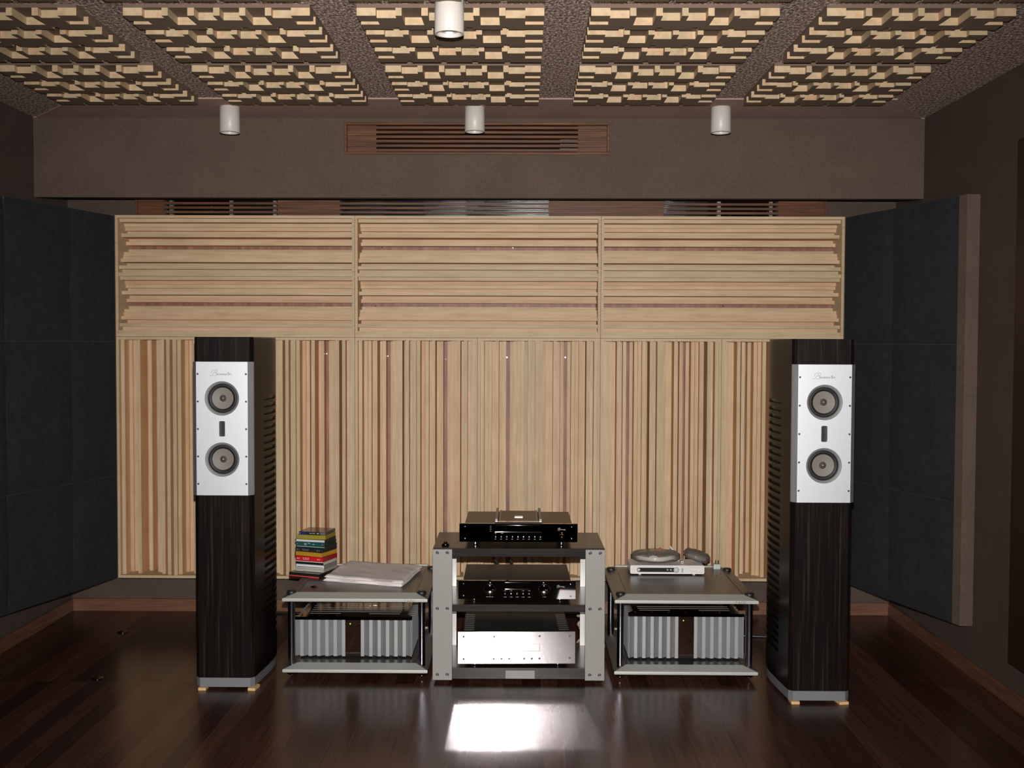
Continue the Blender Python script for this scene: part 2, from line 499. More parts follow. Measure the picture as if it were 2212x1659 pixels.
# ---- long louver on the back wall, seen under the soffit
lx0, lx1 = P(297, 450, YW-0.03).x, P(1782, 450, YW-0.03).x
lz0 = P(1000, 466, YD).z + 0.004
lz1 = lz0 + 0.19
lv2 = thing('wall_louver', 'long dark wooden louver on the back wall, just under the soffit', 'vent', ((lx0+lx1)/2, YW-0.07, lz0))
W = (lx1-lx0)/2; Hh = lz1-lz0
b = MB()
b.box(-W, W, 0, 0.068, 0, 0.010); b.box(-W, W, 0, 0.068, Hh-0.01, Hh); b.box(-W, -W+0.012, 0, 0.068, 0.01, Hh-0.01); b.box(W-0.012, W, 0, 0.068, 0.01, Hh-0.01)
b.build('frame', M['walnut'], lv2, bevel=0.001)
b = MB()
for i in range(7): b.box(-W+0.012, W-0.012, 0.006, 0.03, 0.0205+i*0.0225, 0.0325+i*0.0225)
b.build('slats', M['walnut'], lv2, bevel=0.0008)
cx = (lx0+lx1)/2
ops = [(358, 602), (736, 1186), (1432, 1678)]
xs = [-W+0.012]
for a, c in ops: xs += [P(a, 450, YW-0.03).x-cx, P(c, 450, YW-0.03).x-cx]
xs.append(W-0.012)
b = MB(); g = MB(); dv = MB()
for i in range(0, len(xs)-1):
    if i % 2 == 0: b.box(xs[i], xs[i+1], 0.010, 0.06, 0.01, Hh-0.01)
    else:
        n = 5; g = MB()
        for k in range(n):       # slightly tilted shiny panes of the duct behind
            x0 = xs[i]+(xs[i+1]-xs[i])*k/n; x1 = xs[i]+(xs[i+1]-xs[i])*(k+1)/n
            t = random.uniform(-0.004, 0.004)
            g.add([(x0, 0.052+t, 0.01), (x1, 0.052-t, 0.01), (x1, 0.052-t+random.uniform(-.004, .004), Hh-0.01), (x0, 0.052+t, Hh-0.01),
                   (x0, 0.062, 0.01), (x1, 0.062, 0.01), (x1, 0.062, Hh-0.01), (x0, 0.062, Hh-0.01)],
                  [(0, 1, 2, 3), (4, 7, 6, 5), (0, 4, 5, 1), (3, 2, 6, 7), (0, 3, 7, 4), (1, 5, 6, 2)])
        g.build('glazed_backing', M['glass_d'], lv2)
for a in (370, 500, 594, 1553, 1665):
    x = P(a, 450, YW-0.03).x-cx; dv.box(x-0.009, x+0.009, 0.036, 0.045, 0.01, Hh-0.01)
build_each(b, 'solid_section', M['walnut'], lv2, 0.001)
build_each(dv, 'metal_divider', M['alu_side'], lv2)

# ---- wall diffusers
SEQ = []
v_ = 1
for k in range(16): SEQ.append(v_); v_ = v_*3 % 17
SEQ = SEQ[1:] + SEQ[:1]
SEQ = SEQ + SEQ
DX0, DX1 = P(250, 700, YD).x, P(1822.5, 700, YD).x
DZT, DZM, DZB = P(1000, 466, YD).z, P(900, 729.5, YD).z, P(700, 1251, YD).z
DEP = YW - YD - 0.004
UNIT = 0.0113
FT = 0.0135
def diffuser(name_lbl, x0, x1, z0, z1, horizontal, screws):
    g = 0.0008
    x0 += g; x1 -= g; z0 += g; z1 -= g
    w, h = x1-x0, z1-z0
    t = thing('slatted_diffuser', name_lbl, 'acoustic panel', (x0+w/2, YD, z0), group='slatted wood diffusers on the back wall')
    mt = M['pine_h'] if horizontal else M['pine_v']
    hw = w/2
    b = MB()
    q = [(-hw, 0), (hw, 0), (hw-FT, FT), (-hw+FT, FT)]
    b.prism(q, 0, DEP, 'y'); b.prism([(x, h-z) for x, z in q], 0, DEP, 'y')
    q = [(-hw, 0), (-hw+FT, FT), (-hw+FT, h-FT), (-hw, h)]
    b.prism(q, 0, DEP, 'y'); b.prism([(-x, z) for x, z in q], 0, DEP, 'y')
    b.build('frame', mt, t)
    b = MB(); b.box(-hw+FT, hw-FT, DEP-0.008, DEP, FT, h-FT); b.build('back_board', M['backing'], t)
    b = MB(); L = (h if horizontal else w) - 2*FT; p = L/32
    for i, d in enumerate(SEQ):
        if d == 16: continue          # the deepest well shows the board behind
        y0 = d*UNIT - 0.004
        y0 = min(y0, DEP-0.012)
        if horizontal: b.box(-hw+FT, hw-FT, y0, DEP-0.008, h-FT-(i+1)*p+0.0002, h-FT-i*p-0.0002)
        else: b.box(-hw+FT+i*p+0.0002, -hw+FT+(i+1)*p-0.0002, y0, DEP-0.008, FT, h-FT)
    b.m = [0 if k % 6 == 2 else 1 for k in range(len(b.f))]
    b.build('slats', [mt, M['side_h'] if horizontal else M['side_v']], t)
    if screws:
        b = MB()
        for px, py in screws:
            q = P(px, py, YD+0.17)
            b.cyl((q.x-(x0+w/2), 0, q.z-z0), 0.0035, 0.168, 0.18, 'y', 10)
        build_each(b, 'screw', M['chrome'], t)
    return t
ux = [DX0, P(766.5, 700, YD).x, P(1297.5, 700, YD).x, DX1]
scr = [[], [(825, 535), (1108, 536), (812, 661)], [(1353, 535), (1336, 661), (1562, 661)]]
pos3 = ['left', 'middle', 'right']
for i in range(3):
    diffuser('wide wooden diffuser with horizontal slats, %s one of the top row on the back wall' % pos3[i], ux[i], ux[i+1], DZM, DZT, True, scr[i])
low_names = ['tall diffuser of upright pale slats at the far left, beside the left velour absorber',
             'tall upright-slat diffuser directly behind the stack of disc cases',
             'tall upright-slat diffuser left of centre, behind the white folded towel',
             'tall upright-slat diffuser behind the right half of the centre equipment rack',
             'tall upright-slat diffuser behind the small white music player',
             'tall upright-slat diffuser mostly hidden behind the right loudspeaker']
lx = []
for i in range(3):
    lx += [ux[i], (ux[i]+ux[i+1])/2]
lx.append(DX1)
lsc = [[], [(706, 764)], [(838, 769), (963, 776)], [(1095, 772), (1221, 772)], [(1355, 758)], []]
for i in range(6): diffuser(low_names[i], lx[i], lx[i+1], DZB, DZM, False, lsc[i])

# ---- velour covered absorbers in the corners
def absorber(label, p0, p1, z0, z1, side, border):
    # p0 at the diffuser, p1 at the near end; side = direction to the side wall
    t = thing('corner_absorber', label, 'acoustic panel', (p0[0], p0[1], z0), group='dark corner absorbers')
    d = Vector((p1[0]-p0[0], p1[1]-p0[1])); L = d.length; d.normalize()
    n = Vector((d.y, -d.x)) if (Vector((d.y, -d.x)).x*side < 0) else Vector((-d.y, d.x))   # faces the room
    th = 0.055; Hh = z1-z0
    b = MB()
    e = Vector((side*th, 0))
    b.prism([(0, 0), tuple(d*L), tuple(d*L+e), (e.x, 0.0)], 0, Hh)
    b.build('cloth_frame', M['soffit'], t, bevel=0.002)
    Lc = L - border
    cols = 2 if border else 2
    b = MB()
    rz = [0, 0.285*Hh, 0.655*Hh, Hh]
    cs = [0.0, 0.46*Lc if side > 0 else 0.5*Lc, Lc]
    if side < 0: cs = [0.0, 0.34*Lc, 0.78*Lc, Lc]
    for ci in range(len(cs)-1):
        for ri in range(3):
            u0, u1, w0, w1 = cs[ci]+0.0006, cs[ci+1]-0.0006, rz[ri]+0.0006, rz[ri+1]-0.0006
            nu, nw = 8, 12; vs = []; fs = []
            for a in range(nu+1):
                for c in range(nw+1):
                    fu, fz = a/nu, c/nw
                    puff = 0.009*min(1, 6*fu, 6*(1-fu))*min(1, 8*fz, 8*(1-fz)) + 0.001
                    puff += 0.0012*math.sin(9*fu+ri*3+ci)*math.sin(7*fz+ci*2)
                    q = d*(u0+(u1-u0)*fu) + n*puff
                    vs.append((q.x, q.y, w0+(w1-w0)*fz))
            for a in range(nu):
                for c in range(nw): fs.append((a*(nw+1)+c, (a+1)*(nw+1)+c, (a+1)*(nw+1)+c+1, a*(nw+1)+c+1))
            b.add(vs, fs, 0, True)
            # rim that closes the pad onto the frame
            rim = [a*(nw+1) for a in range(nu+1)] + [nu*(nw+1)+c for c in range(1, nw+1)] + [a*(nw+1)+nw for a in range(nu-1, -1, -1)] + [c for c in range(nw-1, 0, -1)]
            o = [vs[i] for i in rim]; inn = [(v[0]-n.x*0.01, v[1]-n.y*0.01, v[2]) for v in o]; m_ = len(o)
            b.add(o+inn, [(i, (i+1) % m_, m_+(i+1) % m_, m_+i) for i in range(m_)])
    b.build('velour_squares', M['blue'], t)
    return t
YP = 4.75
az1 = P(1830, 470, YD).z; az0 = P(1830, 1256, YD).z
ra = P(2086, 900, YP)
absorber('black-blue velour absorber with a brown cloth edge, angled in the right corner', (DX1+0.004, YD), (XR-0.056, YP), az0, az1, 1, 0.052)
la = P(0, 900, 4.96)
absorber('black-blue velour absorber cut by the left edge of the photo, left of the diffusers', (DX0-0.004, YD), (XL+0.056, YP-0.1), az0, az1, -1, 0.0)

# ---- ceiling diffusers
U = 0.02
BZ = 2.458; BHH = 0.025
def ceil_mesh():
    b = MB()
    z0, z1 = 0.0, BHH
    cols = [(0, 3.03, 0, True), (3.05, 6.2, 1.33, False), (6.2, 7.2, 0, False), (7.2, 10.35, 5.3, False), (10.35, 11.35, 0, False), (11.35, 14.5, 2.65, False),
            (14.5, 15.5, 0, False), (15.5, 18.65, 2.65, False), (18.65, 19.65, 0, False), (19.65, 22.8, 5.3, False), (22.8, 23.8, 0, False), (23.8, 26.97, 1.33, False), (26.97, 30, 0, True)]
    cuts = sorted(set([c[0] for c in cols] + [c[1] for c in cols] + [5.0, 6.0, 11.4, 12.4, 17.2, 18.2, 23.2, 24.2]))
    for per in range(3):
        t0 = per*11.0
        for a, c in zip(cuts[:-1], cuts[1:]):
            mid = (a+c)/2
            col = [q for q in cols if q[0]-0.03 <= mid <= q[1]+0.03][0]
            end = 8.0
            for n0 in (5.0, 11.4, 17.2, 23.2):
                if n0 < mid < n0+1.0: end = 6.7
            segs = [(0, 3), (5, end)] if col[3] else [(col[2], end)]
            for s0, s1 in segs:
                b.box(a*U-0.3, c*U-0.3, (t0+s0)*U, (t0+s1)*U, z0, z1)
    return b
cb = ceil_mesh()
ccx = P(972.6, 30, 3.62).x
first = None
rows = [(4.374, 'row nearest the soffit'), (3.626, 'middle row'), (2.878, 'row cut by the photo top')]
colnames = ['far left column', 'second column from the left', 'centre column', 'second column from the right', 'far right column']
for ry, rn in rows:
    for ci in range(5):
        loc = (ccx+(ci-2)*0.75, ry, BZ)
        lbl = 'wood block diffuser on ceiling, %s, %s' % (rn, colnames[ci])
        if first is None:
            t = thing('ceiling_diffuser', lbl, 'acoustic panel', loc, group='wood block diffusers on the ceiling')
            bb = MB(); bb.v, bb.f, bb.m, bb.sm = cb.v, cb.f, cb.m, cb.sm
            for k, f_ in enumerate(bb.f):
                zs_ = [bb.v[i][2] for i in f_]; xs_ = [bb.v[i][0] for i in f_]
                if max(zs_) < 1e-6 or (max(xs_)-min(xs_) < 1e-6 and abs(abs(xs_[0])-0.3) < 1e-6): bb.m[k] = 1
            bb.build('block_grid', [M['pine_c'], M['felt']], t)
            MB().box(-0.3, 0.3, -0.0, 0.6, BHH, ZC-BZ).build('backing_board', M['board'], t)
            first = t
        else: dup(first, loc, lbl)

# ---- ceiling lamps
def lamp(loc, label):
    t = thing('ceiling_lamp', label, 'lamp', loc, group='white cylinder downlights')
    r, h = 0.0455, ZC-0.006-loc[2]
    MB().lathe([(0, h), (r-0.001, h), (r, h-0.001), (r, 0.001), (r-0.001, 0), (r-0.006, 0), (r-0.007, 0.002), (r-0.008, 0.012)], seg=48).build('housing', M['white_lamp'], t)
    MB().lathe([(r-0.008, 0.012), (r-0.016, 0.035), (0.014, 0.055), (0.0, 0.055)], seg=40).build('reflector', M['lamp_in'], t)
    return t
LAMPS = [((496.5, 289), 5.17, 'white cylinder ceiling lamp at the left, in front of the soffit'),
         ((1025.5, 287), 5.17, 'white cylinder ceiling lamp in front of the soffit louver'),
         ((1557, 289), 5.17, 'white cylinder ceiling lamp at the right, in front of the soffit')]
for (px, py), yy, lb in LAMPS:
    q = P(px, py-2, yy); lamp((q.x, yy, q.z), lb)
q = P(970.5, 74, 3.515); lamp((q.x, 3.515, q.z), 'nearest white cylinder ceiling lamp, between the ceiling diffusers at the top')

# ------------------------------------------------------------------ lettering strokes
BURM = [[(275,360),(300,376),(340,365),(385,310),(430,250),(470,205)],
        [(340,300),(328,262),(345,228),(385,203),(445,195),(505,208),(512,240),(480,275),(430,286)],
        [(430,286),(475,292),(488,328),(455,365),(410,378),(380,362)],
        [(480,320),(502,303),(490,345),(506,350),(532,308),(522,350),(542,345)],
        [(542,345),(560,306),(577,318),(568,350),(592,345)],
        [(595,350),(612,310),(600,350),(632,311),(645,318),(635,350),(667,311),(680,318),(672,350),(690,345)],
        [(690,335),(716,325),(720,311),(705,309),(694,335),(705,353),(730,340)],
        [(730,345),(765,303),(773,335),(765,353),(745,348),(785,340)],
        [(790,345),(852,262),(825,345),(840,351),(856,335)], [(822,300),(870,295)],
        [(855,335),(879,325),(881,311),(868,311),(857,335),(868,353),(890,340)],
        [(890,345),(912,306),(930,315),(922,348),(946,338)]]
def lettering(b, cx, cz, width, w, y, arc=0.0, mi=0):
    s = width/671.0
    for st in BURM:
        pts = smooth_path([(x, z, 0) for x, z in st], 5)
        out = []
        for p in pts:
            x = (p.x-610)*s; z = -(p.y-290)*s
            if arc:
                a = x/arc; out.append((cx+math.sin(a)*(arc+z), cz-arc+math.cos(a)*(arc+z)))
            else: out.append((cx+x, cz+z))
        b.ribbon(out, w, y, 0.0004, mi)
def disc(b, x, z, r, y0, y1, mi=0, seg=14): return b.cyl((x, 0, z), r, y0, y1, 'y', seg, mi)

# ------------------------------------------------------------------ loudspeakers
def plate_with_holes(outline, holes, y0, y1):
    bm = bmesh.new()
    edges = []
    def loop(pts):
        vs = [bm.verts.new((x, y0, z)) for x, z in pts]
        for i in range(len(vs)): edges.append(bm.edges.new((vs[i], vs[(i+1) % len(vs)])))
    loop(outline)
    for h in holes: loop(h)
    r = bmesh.ops.triangle_fill(bm, use_beauty=True, use_dissolve=False, edges=edges)
    bm.faces.ensure_lookup_table()
    f = list(bm.faces)
    ex = bmesh.ops.extrude_face_region(bm, geom=f)
    for v in ex['geom']:
        if isinstance(v, bmesh.types.BMVert): v.co.y = y1
    bmesh.ops.recalc_face_normals(bm, faces=bm.faces)
    return bm
def circle(cx, cz, r, n=48): return [(cx+r*math.cos(2*pi*k/n), cz+r*math.sin(2*pi*k/n)) for k in range(n)]
def rrect(cx, cz, w, h, r, n=5):
    out = []
    for sx, sz, a0 in ((1, 1, 0), (-1, 1, 90), (-1, -1, 180), (1, -1, 270)):
        for k in range(n+1):
            a = math.radians(a0+90*k/n)
            out.append((cx+sx*(w/2-r)+r*math.cos(a), cz+sz*(h/2-r)+r*math.sin(a)))
    return out
def make_speaker(label, loc):
    t = thing('floor_loudspeaker', label, 'loudspeaker', loc, group='pair of slim floor loudspeakers')
    z0, z1 = 0.050, 1.432
    hwf, c = 0.1035, 0.0165
    hw0 = hwf+c
    # plan outline from the front right corner round the back to the left
    right = [(hwf, 0.0), (hw0, c)]
    D = 0.52
    for k in range(1, 13):
        y = c+(D-c)*k/12
        w = hw0 + 0.020*math.sin(pi*min(1, (y-c)/0.36)*0.5) - 0.0*y
        if y > 0.26: w -= 0.055*((y-0.26)/(D-0.26))**2
        right.append((w, y))
    full = right + [(-x, y) for x, y in reversed(right)]
    def notched():
        o = []
        for x, y in full:
            if 0.165 < y < 0.44: o.append((math.copysign(abs(x)-0.016, x), y))
            else: o.append((x, y))
        return o
    nt_ = notched(); n = len(full)
    zb = [z0]; lay = []
    s0 = 0.165; cnt = 34; pitch = 0.0305
    z = s0
    lay.append((z0, s0, 0))
    for k in range(cnt):
        lay.append((z, z+0.0165, 1)); lay.append((z+0.0165, z+pitch, 0)); z += pitch
    lay.append((z, z1, 0))
    b = MB()
    for i, (a, bb, ty) in enumerate(lay):
        pl = nt_ if ty else full
        v = [(x, y, a) for x, y in pl] + [(x, y, bb) for x, y in pl]
        b.add(v, [(k, (k+1) % n, n+(k+1) % n, n+k) for k in range(n)], 0)
        if i > 0:
            pa = [(x, y, a) for x, y in full]; pb = [(x, y, a) for x, y in nt_]
            if ty or lay[i-1][2]:
                fs = [(k, (k+1) % n, n+(k+1) % n, n+k) for k in range(n) if full[k] != nt_[k] or full[(k+1) % n] != nt_[(k+1) % n]]
                b.add(pa+pb, fs, 0)
    b.add([(x, y, z1) for x, y in full], [tuple(range(n))], 0)
    b.add([(x, y, z0) for x, y in full], [tuple(range(n))], 0)
    cab = b.build('cabinet', M['gloss_dark'], t)
    # ebony veneer front, with its chamfers
    MB().prism([(-hwf, -0.002), (hwf, -0.002), (hwf+0.0135, 0.0118), (-hwf-0.0135, 0.0118)], z0, z1+0.001).build('veneer_front', M['ebony_v'], t)
    # baffle
    bz0, bz1 = 0.797, 1.334
    dr = [(0.0, 1.187), (0.0, 0.941)]; tz = 1.065; R = 0.069
    fx = hwf
    bm = plate_with_holes([(-fx, bz0), (fx, bz0), (fx, bz1), (-fx, bz1)],
                          [circle(x, z, R) for x, z in dr] + [rrect(0, tz, 0.0235, 0.062, 0.005)], -0.0225, -0.003)
    me = bpy.data.meshes.new('baffle'); bm.to_mesh(me); bm.free(); me.materials.append(M['baffle'])
    bf = bpy.data.objects.new('baffle', me); COL.objects.link(bf); bf.parent = t
    for s in (-1, 1):
        q = [(s*fx, -0.0225), (s*(fx+0.0175), -0.005), (s*(fx+0.0175), 0.0125), (s*fx, -0.003)]
        MB().prism(q, bz0, bz1).build('baffle_edge', M['baffle'], t)
    b = MB()
    for s in (-1, 1):
        for k in range(5): disc(b, s*(fx-0.0065), 1.285-k*0.1105, 0.0040, -0.0236, -0.022)
    build_each(b, 'screw', M['screw'], bf)
    b = MB(); lettering(b, -0.004, 1.289, 0.088, 0.0009, -0.0226); b.build('lettering', M['ink'], bf)
    for x, z in dr:
        d = MB().lathe([(R-0.0005, -0.0215), (R-0.004, -0.0190), (R-0.0095, -0.0165), (R-0.0105, -0.008)], (x, 0, z), 'y', 56).build('driver', M['ring'], t)
        MB().lathe([(R-0.0095, -0.0100), (R-0.014, -0.0145), (R-0.019, -0.0145), (R-0.0262, -0.009)], (x, 0, z), 'y', 48).build('surround', M['rubber'], d)
        MB().lathe([(R-0.0258, -0.0095), (0.026, -0.006), (0.014, -0.0045)], (x, 0, z), 'y', 48).build('cone', M['cone'], d)
        MB().lathe([(0.0145, -0.0035), (0.012, -0.008), (0.006, -0.013), (0.0, -0.0145)], (x, 0, z), 'y', 32).build('phase_plug', M['plug'], d)
    b = MB()
    b.box(-0.0115, 0.0115, -0.006, -0.003, tz-0.031, tz+0.031)
    for k in range(9): b.box(-0.0105, 0.0105, -0.0095, -0.006, tz-0.028+k*0.007-0.0012, tz-0.028+k*0.007+0.0012)
    b.box(-0.001, 0.001, -0.011, -0.006, tz-0.03, tz+0.03)
    b.build('ribbon_tweeter', M['black'], t)
    # plinth
    pl = [(x*0.985 if abs(x) > hwf else x*0.99, y) for x, y in full]
    MB().prism(pl, 0.0115, 0.049).build('plinth', M['alu_plinth'], t, bevel=0.0008)
    b = MB()
    for s in (-1, 1): b.lathe([(0, 0.0115), (0.012, 0.0115), (0.010, 0.004), (0.003, 0), (0, 0)], (s*0.07, 0.44, 0), 'z', 16)
    build_each(b, 'rear_foot', M['black'], t)
    return t
M['alu_plinth'] = simple('grey_plinth', (0.19, 0.19, 0.20), 0.5, 0.3)
YL, YR = 4.485, 4.36
sl = P(480.5, 1000, YL); sr = P(1779.5, 1000, YR)
spk = make_speaker('left slim floor loudspeaker with silver front plate, between left absorber and disc stack', (sl.x, YL+0.02, 0))
spk2 = dup(spk, (sr.x, YR+0.02, 0), 'right slim floor loudspeaker with silver front plate, in front of the right absorber')
def wedge(px0, px1, py, y, lbl, rz=0.0):
    a = P(px0, py, y); c = P(px1, py, y); w = (c.x-a.x)/2
    b = MB(); b.add([(-w, 0, 0), (w, 0, 0), (w, 0.06, 0), (-w, 0.06, 0), (-w, 0, 0.0112), (w, 0, 0.0112), (w, 0.06, 0.0112), (-w, 0.06, 0.0112)],
                    [(0, 1, 2, 3), (4, 5, 6, 7), (0, 1, 5, 4), (1, 2, 6, 5), (2, 3, 7, 6), (3, 0, 4, 7)])
    o = b.build('wooden_shim', M['wedge'], loc=((a.x+c.x)/2, y, 0.0001), bevel=0.0006)
    o.rotation_euler = (0, 0, rz)
    tag(o, lbl, 'wood shim', 'raw wood shims under the loudspeakers')
wedge(428, 444.5, 1494, YL+0.006, 'raw wood shim under the left corner of the left loudspeaker')
wedge(535, 551, 1494, YL+0.006, 'raw wood shim under the right corner of the left loudspeaker', -0.1)
wedge(1709.5, 1727.5, 1523, YR+0.006, 'raw wood shim under the left corner of the right loudspeaker')
wedge(1813, 1834, 1524, YR+0.006, 'raw wood shim under the right corner of the right loudspeaker', 0.15)

# ------------------------------------------------------------------ centre rack
YC = 4.61
rc0, rc1 = P(934.5, 1330, YC).x, P(1306.5, 1330, YC).x
rcx = (rc0+rc1)/2; RW = (rc1-rc0)/2
def zc(py, y=YC, px=1120): return P(px, py, y).z
rack = thing('equipment_rack', 'dark ebony three-shelf rack with broad silver uprights in the middle', 'rack', (rcx, YC, 0), math.radians(0.5))
pz0, pz1 = 0.014, zc(1187.5)
PW = 0.081
SH = [(zc(1203.2, YC), zc(1187, YC)-0.0005), (zc(1322, YC), zc(1306.6, YC)), (zc(1467.5, YC), zc(1443.5, YC))]
rd = 0.40
for k, (za, zb) in enumerate(SH):
    b = MB()
    b.box(-RW+0.001, RW-0.001, 0.0135, rd, za, zb+(0.004 if k == 0 else 0))
    if k == 0: b.box(-RW+PW, RW-PW, 0.002, 0.0135, za, zb+0.004)
    else: b.box(-RW+PW, RW-PW, 0.002, 0.0135, za, zb)
    b.build('shelf', M['ebony_h'], rack, bevel=0.0015)
for s in (-1, 1):
    x0, x1 = (-RW, -RW+PW) if s < 0 else (RW-PW, RW)
    p = MB().box(x0, x1, 0, 0.013, pz0, pz1).build('front_upright', M['alu_post'], rack, bevel=0.001)
    b = MB()
    for zz in (zc(1194.5), zc(1315), zc(1457.5)):
        for xx in (x0+0.020, x1-0.020):
            b.lathe([(0.0072, 0.0), (0.0072, -0.0012), (0.0060, -0.0018), (0.0052, -0.0006), (0.0035, -0.0006), (0.0028, -0.0022), (0, -0.0022)], (xx, 0, zz), 'y', 20)
    build_each(b, 'bolt', M['bolt'], p)
    for lo, hi in ((SH[2][1], SH[1][0]), (SH[1][1], SH[0][0])):
        MB().box(x0, x1, 0.352, 0.364, lo+0.0003, hi-0.0003).build('rear_upright', M['alu_rear'], rack)
for s in (-1, 1):
    for yy in (0.05, 0.33):
        MB().lathe([(0, 0), (0.004, 0), (0.018, 0.010), (0.018, SH[2][0])], (s*(RW-0.05), yy, 0), 'z', 16).build('foot', M['black'], rack)
ba, bb_ = P(1092, 1457, YC), P(1155, 1457, YC)
MB().box(ba.x-rcx, bb_.x-rcx, -0.001, 0.002, zc(1466), zc(1448.5)).build('badge', M['alu_post'], rack, bevel=0.0005)

# ---- disc player
def unit_screws(b, pts, r=0.0035, y=-0.002):
    for x, z in pts: b.lathe([(r, 0), (r, y*0.6), (r*0.7, y), (0, y)], (x, 0, z), 'y', 14)
def legend(b, x, z, w, h, y, n):
    # a row of printed marks, too small to read
    s = w/n
    for k in range(n):
        if (k*7+n) % 5 == 3: continue
        hh = h*(0.7+0.3*((k*3) % 2))
        b.box(x-w/2+k*s+s*0.15, x-w/2+k*s+s*0.8, y-0.0003, y, z-hh/2, z+hh/2)
def feet(t, hw, y0, y1, h, mat):
    for sx in (-1, 1):
        for yy in (y0, y1):
            MB().lathe([(0, 0), (0.010, 0), (0.011, 0.002), (0.011, h), (0, h)], (sx*hw, yy, 0), 'z', 18).build('foot', mat, t)
stop = SH[0][1]+0.004
def solve_y(py, z, px=1120): return (CAM_H-z)/(CAM_H-P(px, py, 1.0).z)   # distance at which a pixel row meets a level
YU = solve_y(1171, stop+0.021)
print('YU', YU, solve_y(1294.5, SH[1][1]+0.019), solve_y(1434, SH[2][1]+0.019))
ca, cb_ = P(992.3, 1150, YU), P(1247.5, 1150, YU)
cw = (cb_.x-ca.x)/2; z0 = P(1120, 1171, YU).z-stop; z1 = P(1120, 1131, YU).z-stop
cd = thing('disc_player', 'black-fronted disc player with a sliding lid on top of the centre rack', 'disc player', ((ca.x+cb_.x)/2, YU, stop+0.0002), math.radians(0.28))
fp = MB().box(-cw, cw, 0, 0.012, z0, z1).build('front_panel', M['mirror'], cd, bevel=0.0012)
MB().box(-cw+0.022, cw-0.022, 0.012, 0.35, z0+0.003, z1-0.003).build('chassis', M['copper_top'], cd, bevel=0.001)
feet(cd, cw-0.065, 0.05, 0.30, z0+0.003, M['chrome'])
b = MB(); unit_screws(b, [(s*(cw-0.024), z) for s in (-1, 1) for z in (z0+0.014, z1-0.014)]); build_each(b, 'screw', M['chrome'], fp)
pxm = 2*cw/255.2
def cxx(px): return (px-1119.9)*pxm
b = MB(); b.box(cxx(1069), cxx(1170), -0.0004, 0.0, zc(1148, YU)-stop, zc(1135, YU)-stop); b.build('display_window', M['glass_b'] if 'glass_b' in M else M['chrome_dark'], fp)
zb = zc(1149.6, YU)-stop
b = MB(); b.lathe([(0.0016, 0), (0.0016, cxx(1170)-cxx(1069)), (0, cxx(1170)-cxx(1069))], (cxx(1069), -0.0022, zb), 'x', 12); b.build('trim_bar', M['bar'], fp)
zk = zc(1160.2, YU)-stop
for k in range(9):
    x = cxx(1070.7)+k*(cxx(1167.5)-cxx(1070.7))/8
    MB().lathe([(0.0042, 0), (0.0042, -0.004), (0.0030, -0.005), (0, -0.0052)], (x, 0, zk), 'y', 18).build('button', M['chrome'], fp)
b = MB()
for k in range(9): legend(b, cxx(1070.7)+k*(cxx(1167.5)-cxx(1070.7))/8, zk-0.009, 0.009, 0.0016, -0.0002, 5)
legend(b, cxx(1071), zb-0.0055, 0.008, 0.0014, -0.0002, 5); legend(b, cxx(1084), zb-0.0055, 0.011, 0.0014, -0.0002, 6)
for k in range(4): legend(b, cxx(1060), zc(1137+k*3.6, YU)-stop, 0.006, 0.0014, -0.0002, 4)
lettering(b, cxx(1213), zc(1142.5, YU)-stop, 0.036, 0.0008, -0.0002, arc=0.05)
legend(b, cxx(1214), zc(1154.5, YU)-stop, 0.010, 0.0013, -0.0002, 6)
b.build('print', M['ink_l'], fp)
b = MB(); disc(b, cxx(1214), zc(1151, YU)-stop, 0.0022, -0.0008, 0); disc(b, cxx(1213.7), zc(1160, YU)-stop, 0.0020, -0.0008, 0); build_each(b, 'indicator', M['led_r'], fp)
# sliding lid and its rails
b = MB()
for s in (-1, 1):
    x = s*0.092
    b.box(x-0.0055, x+0.0055, 0.02, 0.33, z1-0.003, z1+0.017)
    b.box(x-s*0.014-0.004, x-s*0.014+0.004, 0.03, 0.33, z1-0.003, z1+0.007)
build_each(b, 'lid_rail', M['alu_side'], cd, 0.001)
b = MB(); b.box(-0.098, 0.098, 0.004, 0.03, z1+0.0002, z1+0.0062); b.build('lid_handle', M['chrome'], cd, bevel=0.0015)
b = MB(); b.box(-0.076, 0.076, 0.032, 0.33, z1-0.0028, z1+0.004); ld = b.build('sliding_lid', M['copper_top'], cd, bevel=0.001)
b = MB(); b.box(-0.016, 0.018, 0.135, 0.175, z1+0.004, z1+0.006); b.build('lid_badge', M['chrome'], ld)

# ---- preamplifier
stp = SH[1][1]
pa, pb = P(990, 1274, YU), P(1244, 1274, YU)
pw_ = (pb.x-pa.x)/2; z0 = zc(1294.5, YU)-stp; z1 = zc(1254.5, YU)-stp
pre = thing('preamplifier', 'black mirror-fronted preamplifier with two round knobs on the middle shelf', 'amplifier', ((pa.x+pb.x)/2, YU, stp+0.0002), math.radians(0.7))
fp = MB().box(-pw_, pw_, 0, 0.012, z0, z1).build('front_panel', M['mirror'], pre, bevel=0.0012)
MB().box(-pw_+0.02, pw_-0.02, 0.012, 0.36, z0+0.003, z1-0.003).build('chassis', M['graphite_top'], pre, bevel=0.001)
feet(pre, pw_-0.065, 0.05, 0.30, z0+0.003, M['chrome'])
def pxx(px): return (px-1117)*(2*pw_/254)
def pzz(py): return zc(py, YU)-stp
b = MB(); unit_screws(b, [(s*(pw_-0.022), z) for s in (-1, 1) for z in (z0+0.014, z1-0.014)]); build_each(b, 'screw', M['chrome'], fp)
for px in (1058, 1176):
    MB().lathe([(0.0262, 0), (0.0262, -0.010), (0.0255, -0.0125), (0.022, -0.0155), (0.016, -0.0172), (0.008, -0.0182), (0, -0.0185)], (pxx(px), 0, pzz(1272)), 'y', 48).build('knob', M['mirror'], fp)
b = MB(); L = pxx(1144)-pxx(1091)
